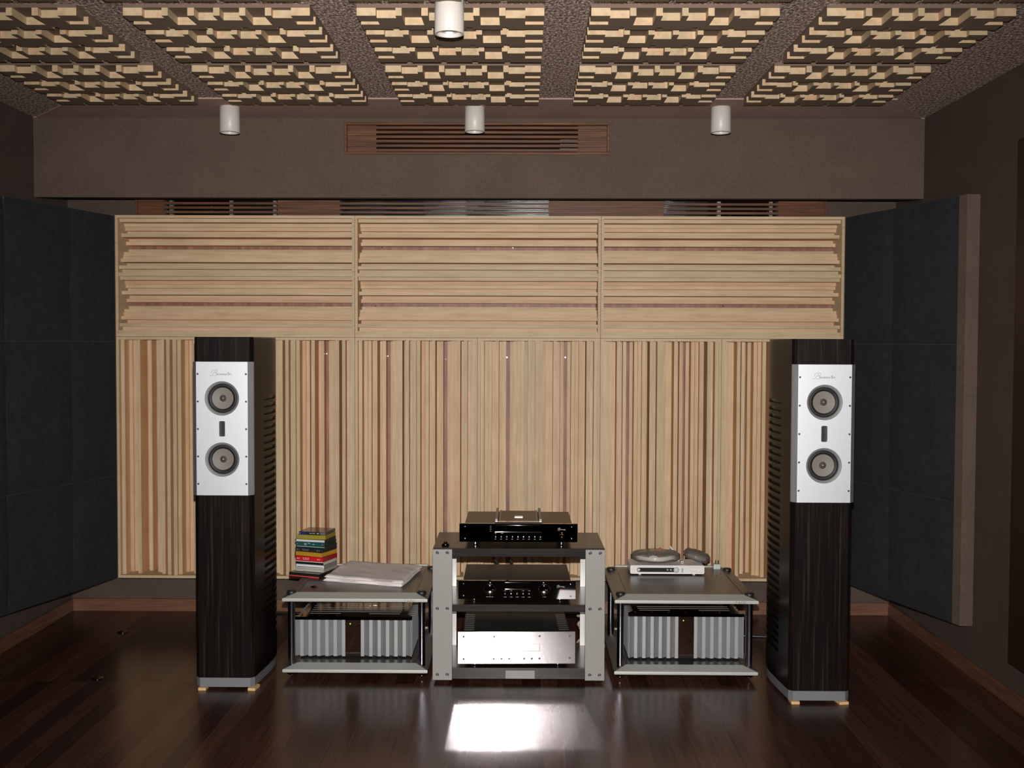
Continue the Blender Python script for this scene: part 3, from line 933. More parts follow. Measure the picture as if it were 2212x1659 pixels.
b.lathe([(0.0015, 0), (0.0015, L), (0, L)], (pxx(1091), -0.002, pzz(1273)), 'x', 12); b.lathe([(0.0007, 0), (0.0007, L), (0, L)], (pxx(1091), -0.001, pzz(1258.5)), 'x', 8)
build_each(b, 'trim_bar', M['bar'], fp)
for k in range(5):
    MB().lathe([(0.0042, 0), (0.0042, -0.004), (0.0030, -0.005), (0, -0.0052)], (pxx(1091+k*13), 0, pzz(1283)), 'y', 18).build('button', M['chrome'], fp)
b = MB()
for k in range(5): legend(b, pxx(1091+k*13), pzz(1289.8), 0.012, 0.0018, -0.0002, 6)
for k in (0, 1, 3, 4): legend(b, pxx(1091+k*13), pzz(1276.3), 0.010, 0.0014, -0.0002, 6)
legend(b, pxx(1058), pzz(1289.5), 0.029, 0.0016, -0.0002, 12); legend(b, pxx(1176), pzz(1289.5), 0.014, 0.0014, -0.0002, 6)
lettering(b, pxx(1211), pzz(1266), 0.036, 0.0008, -0.0002, arc=0.05); legend(b, pxx(1212), pzz(1277), 0.012, 0.0013, -0.0002, 7)
b.build('print', M['ink_l'], fp)
b = MB(); disc(b, pxx(1212), pzz(1274), 0.0024, -0.0008, 0); build_each(b, 'indicator', M['led_r'], fp)

# ---- silver mains conditioner on the lowest shelf
YV = solve_y(1434, SH[2][1]+0.019)
sts = SH[2][1]
sa, sb = P(989, 1400, YV), P(1243, 1400, YV)
sw = (sb.x-sa.x)/2; z0 = zc(1434, YV)-sts; z1 = zc(1364.5, YV)-sts
con = thing('silver_amplifier', 'bright brushed silver component with dark lid on the lowest rack shelf', 'amplifier', ((sa.x+sb.x)/2, YV, sts+0.0002), math.radians(1.6))
fp = MB().box(-sw, sw, 0, 0.012, z0, z1).build('front_panel', M['alu_mirror'], con, bevel=0.0008)
def sxx(px): return (px-1116)*(2*sw/254)
def szz(py): return zc(py, YV)-sts
MB().box(-sw+0.026, sw-0.026, 0.012, 0.37, z0+0.003, z1-0.002).build('chassis', M['dark_top'], con, bevel=0.001)
for s in (-1, 1):
    b = MB()
    for k in range(9):
        b.box(s*(sw-0.045)-0.022, s*(sw-0.045)+0.022, 0.04+k*0.032, 0.052+k*0.032, z1-0.002, z1-0.0005)
    b.build('vent_ribs', M['plate'], con)
feet(con, sw-0.07, 0.05, 0.32, z0+0.003, M['chrome'])
b = MB()
for px, py in [(1001.5, 1375.5), (1067.5, 1375.5), (1165.7, 1374.5), (1230.5, 1374.5), (1001.5, 1423.7), (1231, 1422), (1066.5, 1423.5), (1083.5, 1423.3), (1100, 1423.3), (1132.5, 1423), (1149, 1423), (1165.5, 1422.8)]:
    b.lathe([(0.0042, 0), (0.0042, -0.0008), (0.0032, -0.0016), (0.002, -0.0004), (0, -0.0004)], (sxx(px), 0, szz(py)), 'y', 16)
build_each(b, 'screw', M['bolt'], fp)
x0, x1, w0, w1 = sxx(1085), sxx(1166), szz(1407), szz(1391)
b = MB(); e = 0.0007
b.box(x0, x1, -0.0006, 0, w0, w0+e*2); b.box(x0, x1, -0.0006, 0, w1-e, w1); b.box(x0, x0+e, -0.0006, 0, w0, w1); b.box(x1-e*2, x1, -0.0006, 0, w0, w1)
b.build('window_outline', M['ring'], fp)

# ---- small discs used as spike shoes / pucks
def puck(name, loc, r, h, mat, label, cat, group=None):
    b = MB()
    b.lathe([(0, 0), (r, 0), (r, h*0.35), (r*0.9, h*0.5), (r*0.55, h*0.55), (r*0.55, h*0.8), (r*0.35, h), (0, h*0.85)], (0, 0, 0), 'z', 28)
    return tag(b.build(name, mat, loc=loc), label, cat, group)
q = G(958, 1181, stop); puck('spike_cone', (q.x+0.006, q.y+0.03, stop+0.0002), 0.016, 0.017, M['chrome_dark'], 'small chrome spike cone on the top left of the centre rack', 'equipment foot')

# ---- cables behind the centre rack
def cable(name, pts, r, mat, label, n=8, group=None):
    return tag(MB().tube(smooth_path(pts, n), r).build(name, mat), label, 'cable', group)
yb = YC+0.47
for px0, px1, lb in ((1066, 1080, 'black cable hanging behind the centre rack, left of the two above the preamplifier'), (1104, 1109, 'black cable hanging behind the centre rack, right of the two above the preamplifier')):
    a = P(px0-6, 1190, yb); c = P(px1, 1224, yb-0.02)
    cable('black_cable', [(a.x-0.012, YU+0.345, 0.615), (a.x-0.006, YU+0.40, 0.61), (a.x, yb, a.z), tuple(c), (c.x+0.008, yb-0.03, 0.385), (c.x+0.01, YU+0.355, 0.378)], 0.0048, M['cable_b'], lb, group='black cables behind the centre rack')

# ------------------------------------------------------------------ side racks with their power amplifiers
def side_rack(label, px0, px1, y):
    a, c = P(px0, 1290, y), P(px1, 1290, y)
    cx = (a.x+c.x)/2; w = (c.x-a.x)/2
    t = thing('amplifier_stand', label, 'rack', (cx, y, 0), group='low two-tier amplifier stands')
    zt0, zb0 = 0.333, 0.034; D = 0.66
    SW = 0.054
    for z in (zt0, zb0):
        lip, rise, dep = 0.0140, 0.016, 0.056
        # bevelled silver front bar with mitred ends
        v = [(-w, 0, z), (w, 0, z), (w, 0, z+lip), (-w, 0, z+lip), (-w+SW, dep, z+lip+rise), (w-SW, dep, z+lip+rise), (w-SW, dep, z), (-w+SW, dep, z)]
        MB().add(v, [(0, 1, 2, 3), (3, 2, 5, 4), (4, 5, 6, 7), (0, 7, 6, 1), (0, 3, 4, 7), (1, 6, 5, 2)]).build('front_bar', M['alu_bar'], t, bevel=0.003, seg=3)
        for s in (-1, 1):
            q = [(s*w, 0.004), (s*(w-SW), dep), (s*(w-SW), D-0.02), (s*w, D-0.0)]
            v = [(q[0][0], q[0][1], z), (q[1][0], q[1][1], z), (q[2][0], q[2][1], z), (q[3][0], q[3][1], z),
                 (q[0][0], q[0][1], z+lip-0.001), (q[1][0], q[1][1], z+lip+rise-0.001), (q[2][0], q[2][1], z+lip+rise-0.001), (q[3][0], q[3][1], z+lip-0.001)]
            MB().add(v, [(0, 1, 2, 3), (4, 5, 6, 7), (0, 1, 5, 4), (1, 2, 6, 5), (2, 3, 7, 6), (3, 0, 4, 7)]).build('side_bar', M['alu_side'], t, bevel=0.001)
        MB().box(-w+SW, w-SW, D-0.02, D-0.002, z, z+lip+rise+0.001).build('rear_bar', M['alu_bar'], t, bevel=0.001)
        MB().box(-w+SW+0.0015, w-SW-0.0015, dep+0.0015, D-0.0215, z+0.004, z+lip+rise-0.003).build('tray', M['plate'], t, bevel=0.001)
    for s in (-1, 1):
        for yy in (0.055, 0.57):
            x = s*(w-0.030)
            po = MB().cyl((x, yy, 0), 0.0145, 0.012, zt0+0.020, 'z', 28).build('pole', M['pole'], t)
            MB().lathe([(0, 0), (0.018, 0), (0.0195, 0.004), (0.0195, 0.012), (0.017, 0.016), (0, 0.016)], (x, yy, zt0+0.0205), 'z', 28).build('cap', M['black'], po)
            MB().lathe([(0.0215, zb0-0.0005), (0.0215, 0.018), (0.015, 0.014), (0.004, 0.012), (0.0012, 0), (0, 0)], (x, yy, 0), 'z', 24).build('spike_foot', M['chrome_dark'], po)
    # maker's letters on the front bar
    L = {'T': [[(0, 1), (1, 1)], [(0.5, 1), (0.5, 0)]], 'A': [[(0, 0), (0.4, 1), (0.6, 1), (1, 0)], [(0.2, 0.4), (0.8, 0.4)]],
         'O': [[(0.05, 0.05), (0.05, 0.95), (0.95, 0.95), (0.95, 0.05), (0.05, 0.05)]], 'C': [[(0.95, 0.95), (0.05, 0.95), (0.05, 0.05), (0.95, 0.05)]]}
    b = MB(); lx_ = w-0.098
    for i, ch in enumerate('TAOC'):
        for st in L[ch]:
            b.ribbon([(lx_+i*0.0122+p[0]*0.0085, zt0+0.0022+p[1]*0.0085) for p in st], 0.0013, -0.0002, 0.0010)
    b.build('lettering', M['gold'], t)
    return t, cx, w, zt0+0.0265, zb0+0.0265
YT = 4.63
r1, r1x, r1w, ztop, zlow = side_rack('left silver-edged low stand carrying disc cases and a towel', 608.5, 924, YT)
r2, r2x, r2w, _, _ = side_rack('right silver-edged low stand carrying a small white music player', 1327.5, 1640, YT)

def mono(label, px0, px1, pyt, pyb, y):
    a, c = P(px0, pyb, y), P(px1, pyb, y)
    w = (c.x-a.x)/2; cx = (a.x+c.x)/2
    zb_ = 0.008; zt_ = P((px0+px1)/2, pyt, y).z - (zlow+0.0)
    t = thing('power_amplifier', label, 'amplifier', (cx, y, zlow+0.0002), group='finned power amplifiers in the low stands')
    D = 0.47; pm = 0.0335          # half width of the middle plate
    n = 6; fd = 0.024
    ch = MB().box(-w+fd+0.002, w-fd-0.002, fd+0.001, D-0.012, zb_, zt_-0.012).build('chassis', M['alu_fin'], t)
    def saw(s):
        p = (w-0.003-pm)/n
        pts = []
        for k in range(n):
            x0 = pm + k*p
            pts += [(x0, 0.0), (x0+p*0.40, 0.0), (x0+p*0.41, fd*0.95)] if False else [(x0, 0.0), (x0+p*0.40, 0.0)]
            pts += [(x0+p*0.42, fd*0.92), (x0+p*0.995, 0.001)] if False else []
            # step back on the outer side, slope forward again
            pts += [(x0+p*0.41, fd*0.9)] if k < n else []
        pts += [(w-0.003, 0.0)]
        return pts
    for s in (-1, 1):
        p = (w-0.003-pm)/n
        pts = []
        for k in range(n):
            x0 = pm + k*p
            pts += [(s*x0, 0.0), (s*(x0+p*0.40), 0.0), (s*(x0+p*0.405), fd*0.88)]
        pts += [(s*(w-0.003), 0.0), (s*(w-0.001), 0.0), (s*(w-0.001), fd+0.0008), (s*pm, fd+0.0008)]
        MB().prism(pts, zb_, zt_-0.0135).build('front_fins', M['alu_fin'], t)
        # fins down the side
        pts = [(s*(w-fd-0.0015), fd+0.002)]
        m = 11; q = (D-0.03-fd)/m
        for k in range(m):
            y0 = fd+0.002+k*q
            pts += [(s*w, y0), (s*w, y0+q*0.35), (s*(w-fd+0.001), y0+q*0.40)]
        pts += [(s*(w-fd-0.0015), fd+0.002+m*q)]
        MB().prism(pts, zb_, zt_-0.0135).build('side_fins', M['alu_fin'], t)
    fpm = MB().box(-pm, pm, -0.001, fd, zb_, zt_-0.0135).build('middle_plate', M['plate_br'], t, bevel=0.0006)
    b = MB(); disc(b, -0.012, zt_-0.030, 0.0022, -0.0022, -0.001); b.build('power_light', M['led'], fpm)
    b = MB()
    for xx in (-0.026, 0.004, 0.026): disc(b, xx, zt_-0.029, 0.0012, -0.0024, -0.001)
    build_each(b, 'stud', M['chrome'], fpm)
    # top plate with slots, its rim bright, corners cut away
    bm = None
    holes = []
    def slot(x0, x1, yy): holes.append([(x0, yy), (x1, yy), (x1, yy+0.010), (x0, yy+0.010)])
    slot(-0.195, -0.062, 0.052); slot(0.062, 0.195, 0.052)
    for k in range(3): slot(-0.198, 0.198, 0.086+k*0.034)
    for k in range(2): slot(-0.2, -0.135, 0.190+k*0.034); slot(0.135, 0.2, 0.190+k*0.034)
    for k in range(4): slot(-0.198, 0.198, 0.262+k*0.036)
    ol = [(-w-0.001, -0.003), (w+0.001, -0.003), (w+0.001, 0.012), (w-0.022, 0.045), (w-0.022, D-0.05), (w, D-0.035), (w, D), (-w, D), (-w, D-0.035), (-w+0.022, D-0.05), (-w+0.022, 0.045), (-w-0.001, 0.012)]
    bm = bmesh.new(); edges = []
    for lp in [ol]+holes:
        vs = [bm.verts.new((x, yy, zt_-0.013)) for x, yy in lp]
        for i in range(len(vs)): edges.append(bm.edges.new((vs[i], vs[(i+1) % len(vs)])))
    bmesh.ops.triangle_fill(bm, use_beauty=True, edges=edges)
    ex = bmesh.ops.extrude_face_region(bm, geom=list(bm.faces))
    for v in ex['geom']:
        if isinstance(v, bmesh.types.BMVert): v.co.z = zt_
    bmesh.ops.recalc_face_normals(bm, faces=bm.faces)
    me = bpy.data.meshes.new('top_plate'); bm.to_mesh(me); bm.free(); me.materials.append(M['lid']); me.materials.append(M['alu_side'])
    for f_ in me.polygons:
        if f_.normal.y < -0.9 and f_.center.y > 0.03: f_.material_index = 1
    tp = bpy.data.objects.new('top_plate', me); COL.objects.link(tp); tp.parent = t
    # engraved maker's name on the lid
    b = MB(); s = 0.185/671
    for st in BURM:
        pts = smooth_path([(x, z, 0) for x, z in st], 4)
        pts = [((p.x-610)*s, 0.214-(p.y-290)*s, zt_) for p in pts]
        for u, v2 in zip(pts[:-1], pts[1:]):
            d = Vector((v2[0]-u[0], v2[1]-u[1]));
            if d.length < 1e-7: continue
            d.normalize(); nn = Vector((-d.y, d.x))*0.0009
            b.prism([(u[0]+nn.x, u[1]+nn.y), (u[0]-nn.x, u[1]-nn.y), (v2[0]-nn.x, v2[1]-nn.y), (v2[0]+nn.x, v2[1]+nn.y)], zt_, zt_+0.0004)
    b.build('engraved_name', M['chrome'], tp)
    b = MB()
    for k in range(7):
        b.lathe([(0.003, 0), (0.003, 0.0012), (0, 0.0018)], (-w+0.03+k*(2*w-0.06)/6, 0.022, zt_), 'z', 12)
    build_each(b, 'lid_screw', M['chrome'], tp)
    MB().box(-w+0.03, w-0.03, 0.03, D-0.04, 0.002, zb_).build('base_plate', M['black'], t)
    for sx in (-1, 1):
        for yy in (0.06, D-0.08):
            MB().cyl((sx*(w-0.06), yy, 0), 0.015, 0, 0.0021, 'z', 16).build('foot', M['black'], t)
    return t
mono('silver-finned power amplifier with a green light, inside the left low stand', 636.3, 889.3, 1332.5, 1429.5, 4.76)
mono('silver-finned power amplifier with a green light, inside the right low stand', 1357.3, 1606, 1325.5, 1421.5, 4.76)

# ---- disc cases piled on the left stand
ztray = ztop-0.003
base = G(640, 1246, ztray)
cases = [  # thickness, width, depth, dx, dy, rot, spine colour, cover colour, label, marks
 (0.0180, 0.158, 0.150, -0.012, -0.018, -12, (0.012, 0.010, 0.010), (0.012, 0.010, 0.010), 'black disc box with a red stripe, lowest of the pile', 'stripe_red'),
 (0.0130, 0.142, 0.125, 0.000, 0.000, -9, (0.36, 0.33, 0.29), (0.30, 0.28, 0.25), 'pale grey disc case, second from the bottom of the pile', None),
 (0.0155, 0.142, 0.125, 0.002, 0.000, -9, (0.62, 0.62, 0.60), (0.15, 0.15, 0.14), 'white double disc case with a thin black line, low in the pile', 'line_black'),
 (0.0120, 0.143, 0.126, 0.000, 0.001, -9, (0.010, 0.010, 0.012), (0.45, 0.42, 0.38), 'black-spined disc case directly beneath the red one', 'edge_white'),
 (0.0190, 0.142, 0.128, 0.001, 0.001, -11, (0.50, 0.012, 0.016), (0.25, 0.008, 0.012), 'thick red disc box with pale print on its spine', 'print'),
 (0.0165, 0.142, 0.126, -0.001, 0.002, -14, (0.42, 0.22, 0.018), (0.42, 0.20, 0.018), 'ochre yellow disc case with a black end, between red box and grey case', 'end_black'),
 (0.0160, 0.143, 0.126, -0.001, 0.003, -12, (0.022, 0.022, 0.022), (0.018, 0.018, 0.018), 'dark grey disc case with faint print above the ochre one', 'print'),
 (0.0070, 0.140, 0.125, 0.004, 0.002, -8, (0.020, 0.035, 0.030), (0.02, 0.03, 0.03), 'slim dark disc case with a pale edge under the teal one', 'edge_white'),
 (0.0160, 0.142, 0.126, 0.000, 0.002, -6, (0.008, 0.075, 0.070), (0.012, 0.025, 0.022), 'teal disc case with two red dots on its spine', 'teal'),
 (0.0105, 0.143, 0.126, -0.002, 0.003, -5, (0.55, 0.54, 0.52), (0.02, 0.02, 0.02), 'white-spined disc case with black lid, above the teal one', 'end_black'),
 (0.0170, 0.136, 0.124, 0.001, 0.003, -3, (0.28, 0.235, 0.020), (0.24, 0.20, 0.02), 'olive yellow disc case, second from the top of the pile', 'print'),
 (0.0125, 0.128, 0.124, 0.004, 0.004, -2, (0.015, 0.014, 0.018), (0.05, 0.035, 0.028), 'glossy dark disc case with a blue spine end, topmost of the pile', 'top'),
]
zz = ztray + 0.0003
for i, (th, w, d, dx, dy, ro, sc_, cc, lb, mk) in enumerate(cases):
    th *= 1.17
    t = thing('disc_case', lb, 'disc case', (base.x+0.078+dx, base.y+0.066+dy, zz), math.radians(ro-9), 'disc cases piled on the left stand')
    ms = simple('case_spine', sc_, 0.3); mc = simple('case_cover', cc, 0.12 if i in (0, 11) else 0.25)
    MB().box(-w/2, w/2, -d/2+0.001, d/2, 0.0006, th-0.0003).build('case_body', mc, t, bevel=0.0008)
    MB().box(-w/2+0.0008, w/2-0.0008, -d/2, -d/2+0.001, 0.0012, th-0.0012).build('spine', ms, t)
    y = -d/2; b = MB()
    if mk == 'stripe_red': b.box(-w/2+0.003, w/2-0.002, y-0.0004, y, 0.004, 0.0085); b.build('stripe', M['ink_r'], t)
    if mk == 'line_black': b.box(-w/2+0.003, w/2-0.003, y-0.0004, y, 0.0045, 0.0072); b.build('stripe', M['black'], t)
    if mk == 'edge_white': b.box(-w/2+0.001, w/2-0.001, y-0.0004, y, th-0.0030, th-0.0012); b.build('stripe', M['ink_l'], t)
    if mk == 'end_black': b.box(-w/2-0.0005, -w/2+0.004, y-0.0006, y+0.02, 0.0008, th-0.0006); b.build('case_end', M['black'], t)
    if mk == 'print':
        legend(b, -w*0.40, th/2, 0.014, 0.006, y, 4); legend(b, -w*0.12, th*0.62, 0.034, 0.0030, y, 12); legend(b, -w*0.12, th*0.36, 0.034, 0.0026, y, 13); legend(b, w*0.34, th/2, 0.016, 0.005, y, 4)
        b.build('print', M['ink_l'] if i == 4 else M['ink'], t)
    if mk == 'teal':
        # the digits 92 and small marks
        for st in ([(0.004, 0.003), (0.003, 0.004), (0, 0.004), (0, 0.007), (0.004, 0.007), (0.004, 0.003), (0.001, 0.0)], [(0.006, 0.006), (0.008, 0.007), (0.010, 0.006), (0.006, 0.0), (0.0105, 0.0)]):
            b.ribbon([(-w*0.20+p[0]*1.1, 0.0045+p[1]*1.1) for p in st], 0.0011, y, 0.0003)
        legend(b, -w*0.05, th*0.72, 0.016, 0.003, y, 6); legend(b, w*0.12, th*0.5, 0.012, 0.003, y, 5); b.build('print', M['ink_l'], t)
        b = MB(); disc(b, -w*0.44, th/2, 0.0028, y-0.0004, y); disc(b, w*0.42, th/2, 0.0028, y-0.0004, y); build_each(b, 'red_dot', M['ink_r'], t)
    if mk == 'top':
        b.box(-w/2+0.001, -w*0.20, y-0.0004, y, 0.001, th-0.001); b.build('blue_end', simple('blue_label', (0.02, 0.022, 0.11), 0.3), t)
        b = MB(); b.box(w*0.30, w*0.49, y-0.0004, y, 0.001, th-0.001); b.build('grey_end', simple('grey_label', (0.12, 0.11, 0.12), 0.3), t)
        b = MB(); disc(b, w*0.19, th/2, 0.0022, y-0.0006, y); disc(b, w*0.24, th/2, 0.0022, y-0.0006, y); disc(b, -w*0.45, th/2, 0.0018, y-0.0006, y-0.0003); legend(b, w*0.02, th/2, 0.030, 0.003, y, 10); b.build('print', M['ink_l'], t)
    zz += th
# ---- folded towel
def towel():
    zt = ztray+0.001
    c = [G(697, 1257, zt), G(752, 1222, zt), G(822, 1219, zt), G(911, 1233, zt), G(868, 1270, zt)]
    cor = [(c[0].x, c[0].y), (c[1].x, c[1].y), (c[3].x, c[3].y), (c[4].x, c[4].y)]   # fl, bl, br, fr
    nu, nv = 44, 30
    b = MB()
    layers = 2; lt = 0.0135
    for L in range(layers):
        top = []; bot = []
        sh = 0.004*math.sin(L*2.1)
        for a in range(nu+1):
            for k in range(nv+1):
                u, v = a/nu, k/nv
                x = (1-u)*((1-v)*cor[0][0]+v*cor[1][0]) + u*((1-v)*cor[3][0]+v*cor[2][0])
                y = (1-u)*((1-v)*cor[0][1]+v*cor[1][1]) + u*((1-v)*cor[3][1]+v*cor[2][1])
                e = min(u, 1-u)*0.33; e2 = min(v, 1-v)*0.22
                me_ = min(e, e2); q_ = min(1, me_/0.011); ed = math.sqrt(max(0, 1-(1-q_)**2))
                wv = 0.0022*math.sin(14*u+3*v+L)+0.0012*math.sin(23*v+7*u*u)+0.0013*math.sin(9*v-5*u+2*L)+0.0008*math.sin(31*u*v+L)
                if u > 0.72: wv += 0.010*(u-0.72)/0.28*v*(L/2)
                h0 = L*lt; mid = h0+lt/2
                x += 0.003*math.sin(6*v+L*1.7) + sh; y += 0.003*math.sin(5*u+L)
                top.append((x, y, zt+mid+lt/2*ed+max(0, wv)*(0.4+0.3*L)))
                bot.append((x, y, zt+mid-lt/2*ed+(max(0, wv)*(0.4+0.3*(L-1)) if L else 0)))
        o = len(top); fs = []
        for a in range(nu):
            for k in range(nv):
                i = a*(nv+1)+k
                fs.append((i, i+nv+1, i+nv+2, i+1)); fs.append((o+i, o+i+1, o+i+nv+2, o+i+nv+1))
        for a in range(nu):
            for k in (0, nv):
                i = a*(nv+1)+k; fs.append((i, i+nv+1, o+i+nv+1, o+i))
        for k in range(nv):
            for a in (0, nu):
                i = a*(nv+1)+k; fs.append((i, i+1, o+i+1, o+i))
        b.add(top+bot, fs, 0, True)
    tag(b.build('folded_towel', M['towel']), 'folded white towel lying on the left low stand', 'towel')
towel()
q = G(677.5, 1271, ztray); puck('spike_cone', (q.x, q.y+0.015, ztray+0.0002), 0.018, 0.010, M['chrome_dark'], 'small chrome spike disc at the front left of the left stand', 'equipment foot')
q = G(265, 1366); puck('spike_shoe', (q.x, q.y, 0.0002), 0.026, 0.010, M['chrome_dark'], 'dark round spike shoe on the floor near the left corner, the farther one', 'equipment foot', 'spike shoes lying on the floor')
q = G(210, 1466); puck('spike_shoe', (q.x, q.y, 0.0002), 0.026, 0.010, M['chrome_dark'], 'dark round spike shoe on the floor left of the left loudspeaker, the nearer one', 'equipment foot', 'spike shoes lying on the floor')

# ---- small white player and the bits on the right stand
YM = G(1440, 1244.3, ztray).y
ma, mb = P(1361.5, 1235, YM), P(1521.5, 1235, YM)
mw = (mb.x-ma.x)/2; mz0 = P(1440, 1239.8, YM).z - ztray; mz1 = P(1440, 1221.5, YM).z - ztray
mp = thing('music_player', 'small white music player with a black display strip on the right stand', 'music player', ((ma.x+mb.x)/2, YM, ztray+0.0002))
hh = mz1-mz0
body = MB()
pr = rrect(0, mz0+hh/2, 2*mw, hh, 0.006, 4)
body.prism(pr, 0, 0.15, 'y'); bo = body.build('case', M['white_pl'], mp, bevel=0.0015)
def mx(px): return (px-1441.5)*(2*mw/160)
zmid = mz0+hh*0.47
b = MB(); b.prism(rrect((mx(1376)+mx(1462))/2, zmid, mx(1462)-mx(1376), hh*0.50, hh*0.24, 5), -0.0006, 0.0, 'y'); b.build('display_strip', M['slot'], bo)
MB().lathe([(0.0130, 0), (0.0130, -0.004), (0.0115, -0.0060), (0, -0.0064)], (mx(1461), 0, zmid), 'y', 32).build('dial', M['grey_pl'], bo)
MB().lathe([(0.0060, 0), (0.0060, -0.002), (0, -0.0024)], (mx(1380), 0, zmid), 'y', 20).build('power_button', M['white_pl'], bo)
b = MB()
for px in (1442, 1449): b.lathe([(0.0032, 0), (0.0032, -0.004), (0, -0.0045)], (mx(px), -0.0006, zmid+0.001), 'y', 14)
build_each(b, 'button', M['white_pl'], bo)
b = MB(); legend(b, mx(1500), mz0+hh*0.72, 0.038, 0.0018, -0.0002, 16); legend(b, mx(1511), mz0+hh*0.22, 0.030, 0.0018, -0.0002, 12); b.build('print', M['ink'], bo)
b = MB(); legend(b, mx(1498), mz0+hh*0.36, 0.042, 0.0013, -0.0002, 20); b.build('small_print', M['ink_r'], bo)
MB().box(mx(1472), mx(1476), -0.0003, 0, mz0+hh*0.2, mz0+hh*0.68).build('sticker', simple('green_sticker', (0.22, 0.33, 0.24), 0.5), bo)
for sx in (-1, 1):
    for yy in (0.02, 0.14): MB().lathe([(0, 0), (0.006, 0), (0.008, mz0+0.001), (0, mz0+0.001)], (sx*(mw-0.045), yy, 0), 'z', 18).build('foot', M['white_pl'], mp)
ztp = ztray+mz1+0.0004
# bag with a coiled pale cable
cxb = P(1415, 1205, YM+0.10).x; cyb = YM+0.078
b = MB(); pts = []
for k in range(150):
    a = 2*pi*k/30; rr_ = 0.088+0.004*math.sin(k*0.37)
    pts.append((cxb+rr_*math.cos(a), cyb+0.078*math.sin(a), ztp+0.016+0.0042*(k/30)+0.003*math.sin(a*1.0+0.6)))
tag(b.tube(pts, 0.0029, 8).build('coiled_cable', M['cable_w']), 'coil of pale thin cable inside the clear bag on the white player', 'cable')
q = P(1412, 1207, cyb-0.02)
b = MB().box(-0.018, 0.018, -0.008, 0.008, 0, 0.009); b.box(-0.006, 0.006, -0.005, 0.005, 0.009, 0.024)
tag(b.build('cable_connector', M['cable_w'], loc=(q.x-0.004, cyb-0.035, ztp+0.026), bevel=0.001), 'pale plug block lying inside the coil of cable', 'connector')
# the film
b = MB(); nU, nV = 40, 14; vs = []; fs = []
for a in range(nU):
    w_ = 2*pi*a/nU
    for k in range(nV+1):
        f = k/nV; ph = f*pi
        rx = 0.114*math.sin(ph)**0.45 if 0 < f < 1 else 0.0; ry = 0.090*(math.sin(ph)**0.6 if 0 < f < 1 else 0.0)
        h = 0.0265*(1-math.cos(ph)) + 0.0016*math.sin(5*w_)*math.sin(ph) + 0.0013*math.sin(9*w_+k)*math.sin(ph)
        cr = 1+0.02*math.sin(11*w_+k*1.7)*math.sin(ph)
        vs.append((cxb+rx*cr*math.cos(w_), cyb+ry*cr*math.sin(w_), ztp+0.0028+h))
for a in range(nU):
    for k in range(nV):
        i = a*(nV+1)+k; j = ((a+1) % nU)*(nV+1)+k
        fs.append((i, j, j+1, i+1))
tag(b.add(vs, fs, 0, True).build('plastic_bag', M['film']), 'crumpled clear plastic bag round the coil on the white player', 'bag')
# red ribbon loop
b = MB(); rp = [P(px, py+0.5, cyb-0.062) for px, py in ((1420.5, 1207.5), (1424, 1205.5), (1431.5, 1200), (1432.5, 1192), (1429.5, 1185.5), (1425.5, 1183.2), (1421, 1186), (1418, 1193), (1420.5, 1198), (1426, 1202.5), (1431, 1206), (1437.5, 1207))]
sp = smooth_path(rp, 5); vs = []; fs = []
for p in sp: vs += [(p.x, p.y-0.003, p.z), (p.x+0.001, p.y+0.003, p.z+0.0012), (p.x+0.0012, p.y+0.003, p.z-0.0010), (p.x, p.y-0.003, p.z-0.0022)]
for i in range(len(sp)-1):
    for k in range(4): fs.append((i*4+k, i*4+(k+1) % 4, i*4+4+(k+1) % 4, i*4+4+k))
fs += [(0, 1, 2, 3), (len(vs)-4, len(vs)-3, len(vs)-2, len(vs)-1)]
tag(b.add(vs, fs, 0, False).build('red_ribbon', M['red']), 'red twist of ribbon standing up from the cable coil', 'ribbon')
# adapter brick in its wrapper
ad = P(1504, 1204, YM+0.12)
t = thing('power_adapter', 'dark rounded power adapter in clear film leaning on the white player', 'adapter', (ad.x, YM+0.10, ztp+0.0265))
b = MB().prism(rrect(0, 0, 0.108, 0.058, 0.014, 5), -0.013, 0.013, 'z'); o = b.build('adapter_body', simple('brown_black_plastic', (0.085, 0.062, 0.055), 0.22), t, bevel=0.004, seg=3)
o.rotation_euler = (math.radians(14), math.radians(17), math.radians(-8))
b = MB(); b.lathe([(0, -0.022), (0.020, -0.021), (0.045, -0.013), (0.058, 0.0), (0.052, 0.012), (0.03, 0.020), (0, 0.022)], (0, 0, 0), 'z', 26)
for i, v in enumerate(b.v): b.v[i] = (v[0]*1.12+0.0025*math.sin(i*1.9), v[1]*0.72+0.002*math.sin(i*2.7), v[2]+0.0012*math.sin(i*3.1))
o2 = b.build('film_wrapper', M['film'], t); o2.rotation_euler = o.rotation_euler
c0 = P(1447, 1180, YM+0.14); c1 = P(1455, 1189, YM+0.135); c2 = P(1463, 1198, YM+0.12); c3 = P(1466, 1208, YM+0.10)
t = thing('plug_lead', 'pale jack plug with its lead sticking up behind the cable coil', 'cable', (c0.x, c0.y, c0.z))
def rel(p): return (p.x-c0.x, p.y-c0.y, p.z-c0.z)
MB().tube([rel(c0), rel(c0.lerp(c1, 0.5)), rel(c1)], 0.0052, 14).build('plug', M['cable_w'], t)
MB().tube(smooth_path([rel(c1), rel(c2), rel(c3), (rel(c3)[0]-0.002, rel(c3)[1]-0.01, ztp+0.004-c0.z)], 6), 0.0026, 8).build('lead', M['cable_w'], t)
q = P(1472.5, 1211, YM+0.06)
b = MB().lathe([(0.0028, -0.012), (0.0062, -0.012), (0.0066, -0.010), (0.0066, 0.012), (0, 0.012)], (0, 0, 0), 'y', 20); b.lathe([(0.0028, -0.012), (0.0028, 0.0), (0, 0.0)], (0, 0, 0), 'y', 14, 1)
